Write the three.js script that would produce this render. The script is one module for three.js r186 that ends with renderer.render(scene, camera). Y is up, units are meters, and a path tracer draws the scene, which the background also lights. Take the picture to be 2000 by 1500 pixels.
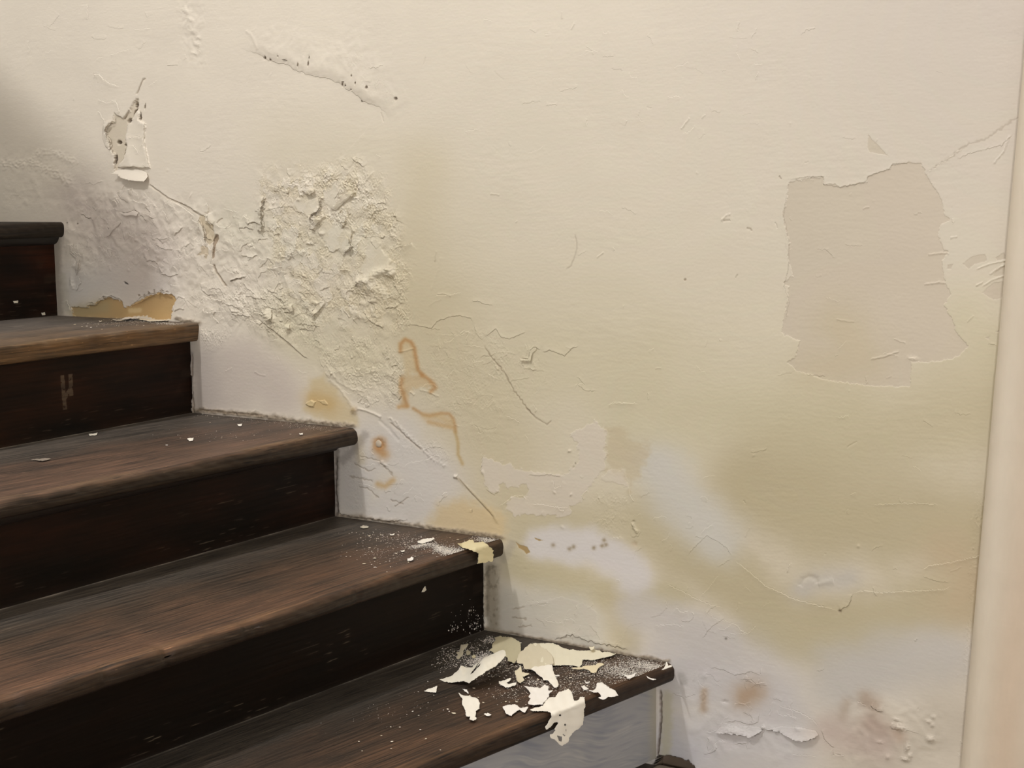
import * as THREE from 'three';
import { RoundedBoxGeometry } from 'three/addons/geometries/RoundedBoxGeometry.js';
import { mergeGeometries } from 'three/addons/utils/BufferGeometryUtils.js';

// ------------------------------------------------------------------ camera, light, exposure
const scene = new THREE.Scene();
const FOCAL = 3220.4, EYE = new THREE.Vector3(2.5796, 0.8796, 2.1575), YAW = 0.61222, PITCH = 0.11664, ROLL = -0.01049;
const camera = new THREE.PerspectiveCamera(2 * Math.atan(750 / FOCAL) * 180 / Math.PI, 4 / 3, 0.05, 40);
camera.position.copy(EYE);
camera.rotation.order = 'YXZ';
camera.rotation.set(-PITCH, YAW, ROLL);
scene.add(camera);
scene.background = new THREE.Color(0x000000);
const renderer = new THREE.WebGLRenderer({ antialias: true });
renderer.toneMapping = THREE.LinearToneMapping;
renderer.toneMappingExposure = 1.0;
renderer.shadowMap.enabled = true;
renderer.shadowMap.type = THREE.PCFSoftShadowMap;
const LAMP = { x: 0.45, y: 3.3, z: 1.75, power: 14.2, color: [0.945, 0.97, 1.05] };
const FILL = { x: 3.0, y: 0.95, z: 2.9, power: 8.6, color: [0.945, 0.97, 1.05] };  // added fill lamp behind the camera, brightens the lower wall

// ------------------------------------------------------------------ small helpers
function rng(seed) { let s = seed >>> 0; return () => { s = (s + 0x6D2B79F5) | 0; let t = Math.imul(s ^ (s >>> 15), 1 | s); t = (t + Math.imul(t ^ (t >>> 7), 61 | t)) ^ t; return ((t ^ (t >>> 14)) >>> 0) / 4294967296; }; }
const PERM = new Uint8Array(512);
{ const r = rng(7), a = Array.from({ length: 256 }, (_, i) => i); for (let i = 255; i > 0; i--) { const j = Math.floor(r() * (i + 1)), t = a[i]; a[i] = a[j]; a[j] = t; } for (let i = 0; i < 512; i++) PERM[i] = a[i & 255]; }
const GX = new Float64Array(16), GY = new Float64Array(16);
for (let i = 0; i < 16; i++) { GX[i] = Math.cos(i * Math.PI / 8 + .2); GY[i] = Math.sin(i * Math.PI / 8 + .2); }
function perlin(x, y) {
  const xf = Math.floor(x), yf = Math.floor(y), X = xf & 255, Y = yf & 255; x -= xf; y -= yf;
  const u = x * x * x * (x * (x * 6 - 15) + 10), v = y * y * y * (y * (y * 6 - 15) + 10);
  const a = PERM[X] + Y, b = PERM[X + 1] + Y;
  const g0 = PERM[a] & 15, g1 = PERM[b] & 15, g2 = PERM[a + 1] & 15, g3 = PERM[b + 1] & 15;
  const n0 = GX[g0] * x + GY[g0] * y, n1 = GX[g1] * (x - 1) + GY[g1] * y, n2 = GX[g2] * x + GY[g2] * (y - 1), n3 = GX[g3] * (x - 1) + GY[g3] * (y - 1);
  return 1.5 * (n0 + u * (n1 - n0) + v * (n2 + u * (n3 - n2) - n0 - u * (n1 - n0)));
}
function fbm(x, y, n = 4) { let s = 0, a = .5; for (let i = 0; i < n; i++) { s += a * perlin(x, y); x = x * 2.03 + 17.3; y = y * 2.03 + 5.1; a *= .5; } return s; }
const clamp = (x, a = 0, b = 1) => x < a ? a : x > b ? b : x;
const sstep = (a, b, x) => { const t = clamp((x - a) / (b - a)); return t * t * (3 - 2 * t); };
const lerp = (a, b, t) => a + (b - a) * t;

// the camera's ray through a point of the 2000 x 1500 photograph, used to measure off where things stand on wall and stairs
const AX = {};
{
  const cy = Math.cos(YAW), sy = Math.sin(YAW), cp = Math.cos(PITCH), sp = Math.sin(PITCH), cr = Math.cos(ROLL), sr = Math.sin(ROLL);
  const F = new THREE.Vector3(-sy * cp, -sp, -cy * cp), R = new THREE.Vector3(cy, 0, -sy), U = new THREE.Vector3().crossVectors(R, F);
  AX.F = F; AX.R = R.clone().multiplyScalar(cr).addScaledVector(U, sr); AX.U = R.clone().multiplyScalar(-sr).addScaledVector(U, cr);
}
const ray = (u, v) => AX.F.clone().addScaledVector(AX.R, (u - 1000) / FOCAL).addScaledVector(AX.U, (750 - v) / FOCAL);
const onWall = (u, v, z = 0) => { const d = ray(u, v); return EYE.clone().addScaledVector(d, (z - EYE.z) / d.z); };
const onLevel = (u, v, y) => { const d = ray(u, v); return EYE.clone().addScaledVector(d, (y - EYE.y) / d.y); };
// "x,y x,y ..." measured in an enlargement that starts at (ox, oy) and is s times larger
const path = (str, ox = 0, oy = 0, s = 1) => str.trim().split(/\s+/).map(p => { const [x, y] = p.split(',').map(Number); return [ox + x / s, oy + y / s]; });

const names = new Map();
function numbered(n) { const k = names.get(n) || 0; names.set(n, k + 1); return k ? `${n}_${String(k).padStart(3, '0')}` : n; }
function shadows(o) { o.traverse(m => { if (m.isMesh) { m.castShadow = true; m.receiveShadow = true; } }); return o; }
function mesh(name, geo, mat, parent) { const m = new THREE.Mesh(geo, mat); m.name = numbered(name); (parent || scene).add(m); return m; }
function structure(o) { o.userData.kind = 'structure'; return o; }
function tag(o, label, category, group) { o.userData.label = label; o.userData.category = category; if (group) o.userData.group = group; return o; }
function dataTex(w, h, bytes, srgb = true) {
  const t = new THREE.DataTexture(bytes, w, h, THREE.RGBAFormat, THREE.UnsignedByteType);
  if (srgb) t.colorSpace = THREE.SRGBColorSpace;
  t.magFilter = THREE.LinearFilter; t.minFilter = THREE.LinearMipmapLinearFilter; t.generateMipmaps = true; t.needsUpdate = true; return t;
}
function heightTex(w, h, arr) {                                       // metres of relief, half floats
  const d = new Uint16Array(w * h); for (let i = 0; i < d.length; i++) d[i] = THREE.DataUtils.toHalfFloat(arr[i]);
  const t = new THREE.DataTexture(d, w, h, THREE.RedFormat, THREE.HalfFloatType);
  t.magFilter = THREE.LinearFilter; t.minFilter = THREE.LinearFilter; t.needsUpdate = true; return t;
}
// 2D polygon and line distances, all in photo-sized units (about 0.9 mm on the wall)
function polyDist(P, x, y) {                                          // signed: negative inside
  let d = 1e18, c = false;
  for (let i = 0, j = P.length - 1; i < P.length; j = i++) {
    const ax = P[i][0], ay = P[i][1], ex = P[j][0] - ax, ey = P[j][1] - ay, wx = x - ax, wy = y - ay;
    const t = clamp((wx * ex + wy * ey) / (ex * ex + ey * ey + 1e-9)), bx = wx - ex * t, by = wy - ey * t;
    d = Math.min(d, bx * bx + by * by);
    if ((ay > y) !== (P[j][1] > y) && x < (P[j][0] - ax) * (y - ay) / (P[j][1] - ay) + ax) c = !c;
  }
  return c ? -Math.sqrt(d) : Math.sqrt(d);
}
function lineDist(P, x, y, out) {                                     // out: d, side (+ right of travel with y down), t (length along)
  if (P.length === 1) { out.d = Math.hypot(x - P[0][0], y - P[0][1]); out.side = out.L = 1; out.t = 0; return out; }
  let best = 1e18, side = 1, tt = 0, acc = 0;
  for (let i = 0; i + 1 < P.length; i++) {
    const ax = P[i][0], ay = P[i][1], ex = P[i + 1][0] - ax, ey = P[i + 1][1] - ay, L2 = ex * ex + ey * ey + 1e-9, wx = x - ax, wy = y - ay;
    const t = clamp((wx * ex + wy * ey) / L2), bx = wx - ex * t, by = wy - ey * t, d = bx * bx + by * by;
    if (d < best) { best = d; side = ex * wy - ey * wx; tt = acc + t * Math.sqrt(L2); }
    acc += Math.sqrt(L2);
  }
  out.d = Math.sqrt(best); out.side = side >= 0 ? 1 : -1; out.t = tt; out.L = acc; return out;
}

// ------------------------------------------------------------------ stairs: where every step lies (metres; floor y = 0, wall face z = 0)
const STEP = [                                                       // from the bottom: nosing x and y at the wall, riser x below it, skew dx/dz of nosing and riser
  { x: 1.364, y: 0.156, rx: 1.332, skew: -0.087, rskew: -0.09 },
  { x: 1.044, y: 0.314, rx: 1.003, skew: 0.020, rskew: 0.001 },
  { x: 0.736, y: 0.474, rx: 0.681, skew: 0.024, rskew: 0.055 },
  { x: 0.359, y: 0.643, rx: 0.334, skew: 0.080, rskew: 0.100 },
  { x: -0.005, y: 0.828, rx: -0.037, skew: 0.05, rskew: 0.05 },
  { x: -0.345, y: 1.002, rx: -0.38, skew: 0.03, rskew: 0.03 },
];
const STAIR_W = 1.25, THICK = 0.03;
// ------------------------------------------------------------------ the damp wall: a field of relief (metres) and paint colour
const WX0 = -0.36, WX1 = 1.92, WY0 = -0.04, WY1 = 1.32, TX = 0.0008, SEAM = 0.86;
const NX = Math.round((WX1 - WX0) / TX), NY = Math.round((WY1 - WY0) / TX), NT = NX * NY;
const Hf = new Float32Array(NT), PU = new Float32Array(NT), PV = new Float32Array(NT), CR = new Float32Array(NT), CG = new Float32Array(NT), CB = new Float32Array(NT), PART = new Uint8Array(NT);
{
  const rx = AX.R.x, ry = AX.R.y, ux = AX.U.x, uy = AX.U.y, fx = AX.F.x, fy = AX.F.y;
  const r0 = -EYE.dot(AX.R), u0 = -EYE.dot(AX.U), f0 = -EYE.dot(AX.F);
  for (let j = 0, i = 0; j < NY; j++) for (let k = 0; k < NX; k++, i++) {
    const x = WX0 + (k + .5) * TX, y = WY0 + (j + .5) * TX, f = fx * x + fy * y + f0;
    PU[i] = 1000 + FOCAL * (rx * x + ry * y + r0) / f; PV[i] = 750 - FOCAL * (ux * x + uy * y + u0) / f;
  }
}
function within(P, pad, fn) {                                         // calls fn(i, u, v, x, y) for the wall cells near the points P
  let u0 = 1e9, u1 = -1e9, v0 = 1e9, v1 = -1e9;
  for (const [u, v] of P) { u0 = Math.min(u0, u); u1 = Math.max(u1, u); v0 = Math.min(v0, v); v1 = Math.max(v1, v); }
  u0 -= pad; u1 += pad; v0 -= pad; v1 += pad;
  let xa = 1e9, xb = -1e9, ya = 1e9, yb = -1e9;
  for (const [u, v] of [[u0, v0], [u1, v0], [u0, v1], [u1, v1]]) { const p = onWall(u, v); xa = Math.min(xa, p.x); xb = Math.max(xb, p.x); ya = Math.min(ya, p.y); yb = Math.max(yb, p.y); }
  const k0 = Math.max(0, Math.floor((xa - WX0) / TX)), k1 = Math.min(NX - 1, Math.ceil((xb - WX0) / TX)), j0 = Math.max(0, Math.floor((ya - WY0) / TX)), j1 = Math.min(NY - 1, Math.ceil((yb - WY0) / TX));
  for (let j = j0; j <= j1; j++) for (let k = k0; k <= k1; k++) { const i = j * NX + k, u = PU[i], v = PV[i]; if (u >= u0 && u <= u1 && v >= v0 && v <= v1) fn(i, u, v, WX0 + k * TX, WY0 + j * TX); }
}
function tint(i, c, k) { CR[i] += (c[0] - CR[i]) * k; CG[i] += (c[1] - CG[i]) * k; CB[i] += (c[2] - CB[i]) * k; }
const LD = {};
// a soft stain along a line; a few carry shade put into the colour
function stainOrShade(P, r, c, k, pow = 2, wob = .35) {
  within(P, r * 2.4, (i, u, v) => { const n = fbm(u / (r * 1.1) + 3, v / (r * 1.1), 3) * r * wob; const d = Math.max(0, lineDist(P, u, v, LD).d + n); tint(i, c, k * Math.exp(-Math.pow(d / r, pow))); });
}
// a filled patch: colour, relief step, ragged edge, curled rim
function patch(P, { c, k = 1, h = 0, feather = 1.5, rag = 3, ragS = 9, rim = 0, rimW = 3, part = 0, smooth = 0 } = {}) {
  within(P, Math.max(12, feather + rag * 2 + rimW * 3), (i, u, v) => {
    const w = rag ? rag * fbm(u / ragS, v / ragS, 3) * 1.6 : 0;
    const d = polyDist(P, u, v) + w, m = 1 - sstep(-feather, feather, d);
    if (smooth && m > 0) Hf[i] = lerp(Hf[i], 0, m * smooth);
    if (h) Hf[i] += h * m;
    if (rim) Hf[i] += rim * m * Math.exp(-Math.max(0, -d) / rimW);
    if (c && m > 0) tint(i, c, k * m);
    if (part && d < 0) PART[i] = part;
  });
}
// a lifted paint edge: raised on one side of the line (side 1: right of the travel, which is below a line drawn left to right)
function edge(P, h, decay, side = 1, jit = 2, dark = 0) {
  within(P, decay * 4, (i, u, v) => {
    const a = jit * perlin(u / 6, v / 6), b = jit * perlin(u / 6 + 40, v / 6);
    lineDist(P, u + a, v + b, LD); const fade = sstep(0, .12, LD.t / LD.L) * (1 - sstep(.88, 1, LD.t / LD.L)), s = LD.side * side;
    if (s > 0) Hf[i] += h * fade * Math.exp(-LD.d / decay); else if (LD.d < 1.6) { Hf[i] -= h * .35 * fade * (1 - LD.d / 1.6); if (dark) tint(i, [110, 92, 70], dark * fade * (1 - LD.d / 1.6)); }
  });
}
// a groove (h < 0) or a ropy ridge (h > 0); crack shade is put into the colour
function groove(P, h, w, jit = 1.5, dirt = 0, lump = 0, dc = [120, 100, 76]) {
  within(P, w * 3 + jit * 2, (i, u, v) => {
    const a = jit * perlin(u / 7, v / 7), b = jit * perlin(u / 7 + 40, v / 7);
    lineDist(P, u + a, v + b, LD); const fade = sstep(-.01, .08, LD.t / LD.L) * (1 - sstep(.92, 1.01, LD.t / LD.L)), g = Math.exp(-(LD.d / w) * (LD.d / w)) * fade;
    Hf[i] += h * g * (1 + lump * perlin(u / 5, v / 5) * 1.5); if (dirt) tint(i, dc, dirt * g);
  });
}
function lump(u0, v0, ru, rv, h, ang = 0, c = null, k = 0, p = 2) {
  const ca = Math.cos(ang), sa = Math.sin(ang), R = Math.max(ru, rv);
  within([[u0, v0]], R * 2.4, (i, u, v) => { const x = u - u0 + perlin(u / 5, v / 5) * R * .2, y = v - v0 + perlin(u / 5 + 9, v / 5) * R * .2, a = (x * ca + y * sa) / ru, b = (-x * sa + y * ca) / rv, g = Math.exp(-Math.pow(a * a + b * b, p / 2)); Hf[i] += h * g; if (c) tint(i, c, k * g); });
}
const hole = (u, v, ru, rv, ang = 0, depth = .006, c = [88, 72, 56]) => lump(u, v, ru, rv, -depth, ang, c, .75, 4);
// salt-blown, crumbling paint: flake plateaus with curled rims, grains and pits
function crumble(P, feather, k, { grain = 1, flake = 1, s = 1, c = null, ck = 0 } = {}) {
  within(P, feather + 6, (i, u, v, x, y) => {
    const d = polyDist(P, u, v) + fbm(u / 40, v / 40, 3) * feather * .9, m = k * (1 - sstep(-feather, feather * .6, d)) * (.4 + .8 * sstep(-.3, .3, fbm(u / 38 + 9, v / 38, 3))); if (m <= 0) return;
    const wx = x + .004 * perlin(x / .011, y / .011), wy = y + .004 * perlin(x / .011 + 31, y / .011);
    const f = fbm(wx / (.034 * s), wy / (.034 * s) + 11, 4), t = f - .04, pl = sstep(0, .03, t), rim = t > 0 ? Math.exp(-t / .05) : 0;
    const f2 = fbm(wx / (.014 * s) + 50, wy / (.014 * s), 3), t2 = f2 - .1, pl2 = sstep(0, .05, t2), rim2 = t2 > 0 ? Math.exp(-t2 / .06) : 0;
    const gr = Math.max(0, perlin(x / .0033, y / .0033) - .12), rd = 1 - Math.abs(perlin(x / .0065 + 7, y / .0065)) * 2;
    Hf[i] += m * (flake * (.0006 * pl + .0009 * rim * pl) + flake * (.0004 * pl2 + .0008 * rim2 * pl2) + grain * (.0011 * gr + .0006 * Math.max(0, rd) * (1 - pl)) + .0014 * fbm(x / .02, y / .02, 3));
    if (c) tint(i, c, ck * m * (1 - pl));
  });
}

// --- plain paint: undulating plaster, brush strokes, fine stipple
for (let j = 0, i = 0; j < NY; j++) for (let k = 0; k < NX; k++, i++) {
  const x = WX0 + k * TX, y = WY0 + j * TX;
  const big = perlin(x / .31, y / .27), mid = perlin(x / .085 + 9, y / .07);
  const yw = y + .012 * perlin(x / .19 + 3, y / .13), br = perlin(x / .045 + 60 + 1.2 * mid, yw / .0075), br2 = perlin(x / .012, yw / .0035 + 90), st = perlin(x / .0042, y / .0036), old = sstep(-.1, .5, perlin(x / .12 + 4, y / .12 + 8));
  Hf[i] = .0016 * big + .0005 * mid + .00009 * br * (.5 + .8 * old) + .00006 * br2 + .00005 * st + old * (.00013 * perlin(x / .018, y / .013 + 33) + .00006 * Math.abs(perlin(x / .006, y / .005 + 3)));
  const n = 2.2 * perlin(x / .15 + 2, y / .11) + 1.2 * br + .8 * perlin(x / .03, y / .03 + 5);
  CR[i] = 222 + n; CG[i] = 209 + n; CB[i] = 187 + n * .8;
}
// --- damp tones, and a painted light falloff at the top right
const OLIVE = [188, 174, 139], DRY = [198, 190, 180], TAN = [201, 188, 154], WARM = [208, 195, 165];
stainOrShade(path('1980,60 1900,200 1960,420'), 560, [202, 189, 172], 1, 2, .06);  // light falling off to the upper right, put into the wall colour
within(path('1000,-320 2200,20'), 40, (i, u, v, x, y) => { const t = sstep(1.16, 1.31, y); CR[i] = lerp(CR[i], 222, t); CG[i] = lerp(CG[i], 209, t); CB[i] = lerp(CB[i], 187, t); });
stainOrShade(path('1000,330 1500,420 1900,500'), 330, [212, 200, 175], .55, 2, .1);
stainOrShade(path('860,560 1100,640 1500,720 1930,740'), 210, WARM, .7);
stainOrShade(path('560,290 700,300'), 70, WARM, .45);
stainOrShade(path('830,330 800,520 830,620'), 60, [203, 188, 154], .55);
stainOrShade(path('820,620 900,740 960,860 1000,980'), 120, [196, 181, 146], .8);
stainOrShade(path('700,700 640,690 560,640'), 60, [203, 190, 154], .6);
stainOrShade(path('1050,720 1250,720'), 110, TAN, .6);
stainOrShade(path('1240,850 1420,820 1620,830'), 110, [197, 185, 150], .7);
stainOrShade(path('1940,800 1760,860 1560,920'), 115, OLIVE, .8);
stainOrShade(path('1470,960 1600,1010 1900,1040'), 100, [184, 169, 134], .95, 3);
stainOrShade(path('1290,1040 1400,1120 1540,1210 1700,1225 1880,1160'), 75, [186, 171, 136], .95, 3);
stainOrShade(path('1850,1080 1900,1130 1870,1180'), 55, [190, 168, 134], .7);
stainOrShade(path('1500,1230 1600,1270 1720,1240'), 50, OLIVE, .85, 3);
stainOrShade(path('1040,1030 1180,1020 1270,1010'), 60, [192, 178, 144], .85);
stainOrShade(path('1010,1105 1090,1130 1180,1155 1320,1165'), 34, [190, 176, 140], .9, 3);
stainOrShade(path('1205,1180 1215,1250'), 36, [192, 177, 142], .8, 3);
// paler, dry areas, with some greyer tones and painted shadow
stainOrShade(path('1350,1300 1480,1360 1520,1440 1400,1440'), 95, [197, 189, 181], .95, 3);
stainOrShade(path('1300,1440 1330,1480'), 50, [188, 184, 184], .8);
stainOrShade(path('1640,1330 1720,1300 1830,1290'), 70, [192, 184, 172], .9, 3);
stainOrShade(path('1840,1400 1800,1460 1700,1480'), 80, [192, 179, 158], .8);
stainOrShade(path('1290,915 1330,980 1400,1050'), 55, [201, 194, 179], .9, 3);
stainOrShade(path('1060,1062 1150,1068 1225,1105 1240,1130'), 38, [213, 204, 194], .97, 5);
stainOrShade(path('1240,1190 1330,1225 1420,1260'), 42, [198, 189, 178], .85, 3);
stainOrShade(path('1000,1190 1120,1200 1150,1240'), 48, [196, 188, 170], .85, 3);
stainOrShade(path('1568,1150 1600,1135 1660,1130'), 24, [192, 182, 165], .9);
stainOrShade(path('430,770 500,740 540,760 470,710'), 55, [203, 188, 171], .95, 3);
stainOrShade(path('400,700 395,780'), 34, [186, 172, 158], .8);  // greyer strip beside the fourth riser
stainOrShade(path('690,960 700,880 780,870 850,940 760,1000'), 58, [210, 200, 186], .92, 3);
stainOrShade(path('150,560 230,545 300,555'), 48, [204, 196, 184], .8);
stainOrShade(path('200,480 260,500'), 45, [194, 181, 168], .6);  // pinkish-grey tone, partly shadow put into the colour
stainOrShade(path('160,400 240,440 300,490 270,540'), 62, [200, 185, 170], .75);  // shadow at the left continued in the wall colour
stainOrShade(path('560,600 640,640'), 45, [205, 194, 165], .5);
stainOrShade(path('460,430 560,480 700,470'), 55, [212, 202, 176], .6);
stainOrShade(path('1880,620 1960,700'), 60, [196, 184, 150], .5);
// ochre seepage
patch(path('860,985 900,975 960,990 988,1010 985,1052 930,1050 850,1040 835,1020'), { c: [208, 182, 136], k: .75, feather: 14, rag: 8, ragS: 20 });
patch(path('610,740 632,735 690,800 700,830 640,825 592,800'), { c: [204, 182, 136], k: .7, feather: 10, rag: 6, ragS: 16 });
stainOrShade(path('612,780 640,790'), 20, [196, 160, 100], .6);
stainOrShade(path('1455,1360 1470,1350'), 26, [170, 140, 108], .75);
stainOrShade(path('1376,1350 1374,1385'), 8, [172, 146, 118], .7);
stainOrShade(path('1690,1365 1705,1375'), 17, [168, 146, 124], .75);
stainOrShade(path('1645,1400 1652,1375'), 12, [172, 152, 130], .6);
stainOrShade(path('1700,1412 1725,1430'), 22, [164, 140, 122], .75);
stainOrShade(path('1752,1435 1758,1440'), 12, [176, 150, 126], .7);
stainOrShade(path('1620,1430 1720,1460'), 34, [190, 170, 154], .8);
for (const [u, v] of [[1080, 1065], [1112, 1072], [1120, 1068], [1180, 1055], [1184, 1064], [1160, 1070], [1176, 1066]]) stainOrShade([[u, v]], 4, [140, 120, 88], .7);

// --- layers of paint
// the two bare patches at the right, where a coat has come off
const BARE = path('610,390 700,370 775,365 770,400 830,400 850,415 930,400 985,390 990,360 1090,330 1110,305 1190,295 1250,300 1270,350 1310,410 1345,470 1360,540 1390,580 1340,600 1330,650 1360,720 1385,735 1350,770 1365,880 1395,940 1360,990 1400,1060 1420,1120 1480,1190 1430,1240 1340,1265 1200,1270 1195,1390 1000,1385 780,1355 640,1310 590,1270 630,1250 655,1165 565,1130 575,1060 595,960 600,900 570,880 620,850 600,750 605,680 580,600 572,540 595,480 595,420', 1300, 200, 2.5);
patch(BARE, { c: [199, 184, 160], k: .92, h: -.0007, feather: .9, rag: 3, ragS: 8, part: 1 });
stainOrShade(path('1640,640 1680,700 1600,720'), 55, [192, 176, 142], .6);
for (const s of ['990,160 1085,260 1000,245 985,225', '1450,790 1490,755 1560,740 1570,775 1510,790 1480,815', '1610,760 1650,732 1668,765 1620,772', '1600,850 1620,810 1680,790 1705,810 1650,850 1605,850', '1545,930 1600,880 1690,870 1700,930 1660,950 1600,965', '1378,795 1405,790 1395,815 1375,812', '1560,1150 1585,1142 1580,1158', '1610,1118 1640,1112 1635,1128'])
  patch(path(s, 1300, 200, 2.5), { c: [196, 181, 157], k: .85, h: -.0004, feather: .8, rag: 1.5 });
// pale skins over the damp in the middle
patch(path('1420,300 1410,690 1340,740 1300,800 1230,890 1180,940 1200,980 1110,1040 1060,1040 1095,1090 1000,1160 850,1140 700,1130 540,1140 460,1090 450,1020 500,960 650,950 660,830 510,860 380,830 370,900 320,930 220,800 215,560 350,600 640,700 1000,750 1180,560 1080,330 1300,220', 900, 780, 5), { c: [210, 196, 174], k: .85, h: .0004, feather: 1.6, rag: 7, ragS: 13 });
patch(path('1350,790 1400,740 1450,690 1600,690 1620,780 1640,860 1560,830', 900, 780, 5), { c: [210, 196, 172], k: .85, h: .0004, feather: 1.2, rag: 4, ragS: 9 });
patch(path('1680,420 1860,420 1830,560 1740,720 1660,900 1600,700 1420,690 1430,300 1560,240', 900, 780, 5), { c: [194, 176, 142], k: .6, feather: 6, rag: 10, ragS: 18 });
patch(path('340,780 440,660 1000,545 1150,600 1190,640 1190,760 940,780', 750, 975, 2.857), { c: [200, 190, 172], k: .6, h: .0003, feather: 1.5, rag: 3 });
patch(path('600,1400 700,1270 800,1290 870,1360 800,1440', 750 - 300, 975 - 400, 2.857), { c: [205, 194, 168], k: .3, feather: 6 });
// bare orange plaster above the fourth step
const ORANGE = path('180,1215 330,1230 350,1195 410,1205 440,1160 480,1140 540,1130 590,1150 640,1165 660,1220 720,1215 790,1170 850,1140 900,1110 960,1105 1010,1080 1050,1095 1100,1100 1145,1150 1110,1200 1090,1330 960,1340 860,1300 800,1300 600,1330 420,1330 260,1330 200,1300', 100, 340, 4.688);
patch(ORANGE, { c: [188, 152, 98], k: .9, h: -.0022, feather: 1, rag: 3, ragS: 6, rim: 0, part: 2 });
stainOrShade(path('150,612 180,605 200,600'), 15, [176, 158, 116], .7);
stainOrShade(path('252,607 270,606'), 5, [214, 190, 142], .8, 4);
edge(path('330,1210 350,1180 410,1190 440,1145 480,1125 540,1115 590,1135 640,1150', 100, 340, 4.688), .0012, 4, -1, 2, .3);
edge(path('720,1205 790,1160 830,1120 900,1095 960,1090 1010,1060 1050,1080 1105,1085', 100, 340, 4.688), .0016, 5, -1, 3, .35);
for (const [u, v, a] of [[850, 1115, 1.2], [890, 1090, 1.3], [940, 1075, 1.5], [1010, 1070, 1.4], [800, 1110, 0], [480, 1135, 1]]) groove([[100 + u / 4.688 - 3 * Math.cos(a), 340 + v / 4.688 - 4 * Math.sin(a)], [100 + u / 4.688 + 3 * Math.cos(a), 340 + v / 4.688 + 4 * Math.sin(a)]], -.001, 1.6, .5, .5);

// --- crumbling zones
const SALT = path('506,352 560,328 640,322 700,318 745,345 770,400 782,450 790,520 798,590 770,640 715,655 640,640 580,610 545,560 515,500');
crumble(SALT, 42, 1.05, { c: [200, 183, 146], ck: .35 });
within(SALT, 0, (i, u, v) => { if (polyDist(SALT, u, v) + 14 * fbm(u / 20, v / 20, 3) < 0) PART[i] = 3; });
crumble(path('590,335 720,325 760,380 770,440 700,450 620,430 575,390'), 24, .8, { grain: 1.5, flake: .8, s: .8 });
crumble(path('120,440 160,370 280,372 380,400 470,420 520,440 560,560 640,640 560,660 420,650 330,590 240,520 150,560'), 40, .62, { grain: .35, flake: .8, s: 1.7 });
crumble(path('400,560 520,560 620,610 640,650 600,690 520,650 440,620 380,600'), 22, .8, { grain: 1.4, flake: .7, s: .8 });
crumble(path('612,672 700,655 775,670 795,740 770,800 700,780 640,730'), 26, .8, { grain: 1.3, flake: .5, s: .9 });
crumble(path('770,440 800,520 802,640 775,660 760,560'), 14, .8, { grain: 1.2, flake: .4, s: .6 });
crumble(path('390,640 440,645 440,680 400,690'), 10, .8, { grain: 1.2, s: .7 });
crumble(path('800,640 930,650 1040,780 960,880 860,830 800,760'), 60, .55, { grain: .8, flake: .5 });
crumble(path('930,640 1060,680 1080,760 1000,760'), 40, .45, { grain: .8, flake: .7 });
crumble(path('660,890 700,870 720,1000 670,1000'), 26, .45, { grain: .8, flake: .8 });
crumble(path('740,830 860,860 900,920 760,870'), 20, .5, { grain: .8, flake: .6 });
crumble(path('1150,960 1240,960 1230,1040 1150,1040'), 26, .5, { grain: 1, flake: .3 });
crumble(path('1900,960 1935,960 1890,1480 1870,1480'), 8, .4, { grain: .8, flake: .8 });
crumble(path('0,300 120,340 180,420 100,425 0,420'), 50, .25, { grain: .2, flake: .6, s: 1.8 });
crumble(path('1340,1290 1420,1390 1580,1440 1400,1450 1330,1360'), 50, .22, { grain: .6, flake: .7, s: 1.3 });
crumble(path('640,80 730,120 775,200 765,240 720,190'), 20, .35, { grain: 1, flake: .5, s: .8 });

function heave(P, feather, amp, sc, seed = 0) {                       // broad blisters and hollows
  within(P, feather, (i, u, v, x, y) => { const m = 1 - sstep(-feather, feather * .5, polyDist(P, u, v) + fbm(u / 50, v / 50, 2) * feather); if (m <= 0) return; const a = x + .006 * perlin(x / .03 + seed, y / .03), b = y + .006 * perlin(x / .03 + 9, y / .03 + seed); const r = 1 - 2 * Math.abs(perlin(a / sc + seed, b / sc)), q = perlin(a / (sc * .45) + 5, b / (sc * .45) + seed); Hf[i] += m * amp * (.2 * r + .75 * perlin(a / (sc * 1.3), b / (sc * 1.3) + seed) + .34 * q); });
}
heave(path('110,430 180,360 320,370 420,400 520,420 560,520 640,640 600,690 480,660 380,610 250,510 130,560'), 30, .0028, .03, 3);
heave(path('500,330 720,310 790,440 800,600 760,660 620,650 520,560'), 26, .0022, .034, 17);
heave(path('600,660 760,650 800,780 700,800 620,720'), 24, .0016, .022, 29);
heave(path('0,280 140,300 230,420 120,425 0,420'), 30, .0016, .04, 41);
heave(path('340,0 400,0 400,130 360,130'), 12, .0012, .02, 51);
heave(path('480,60 700,60 790,150 790,250 700,190 560,120'), 30, .0012, .03, 57);
heave(path('1330,1330 1500,1400 1600,1430 1560,1500 1330,1480'), 30, .0014, .03, 61);
heave(path('1640,1350 1860,1380 1840,1500 1640,1490'), 30, .0014, .026, 67);
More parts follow.
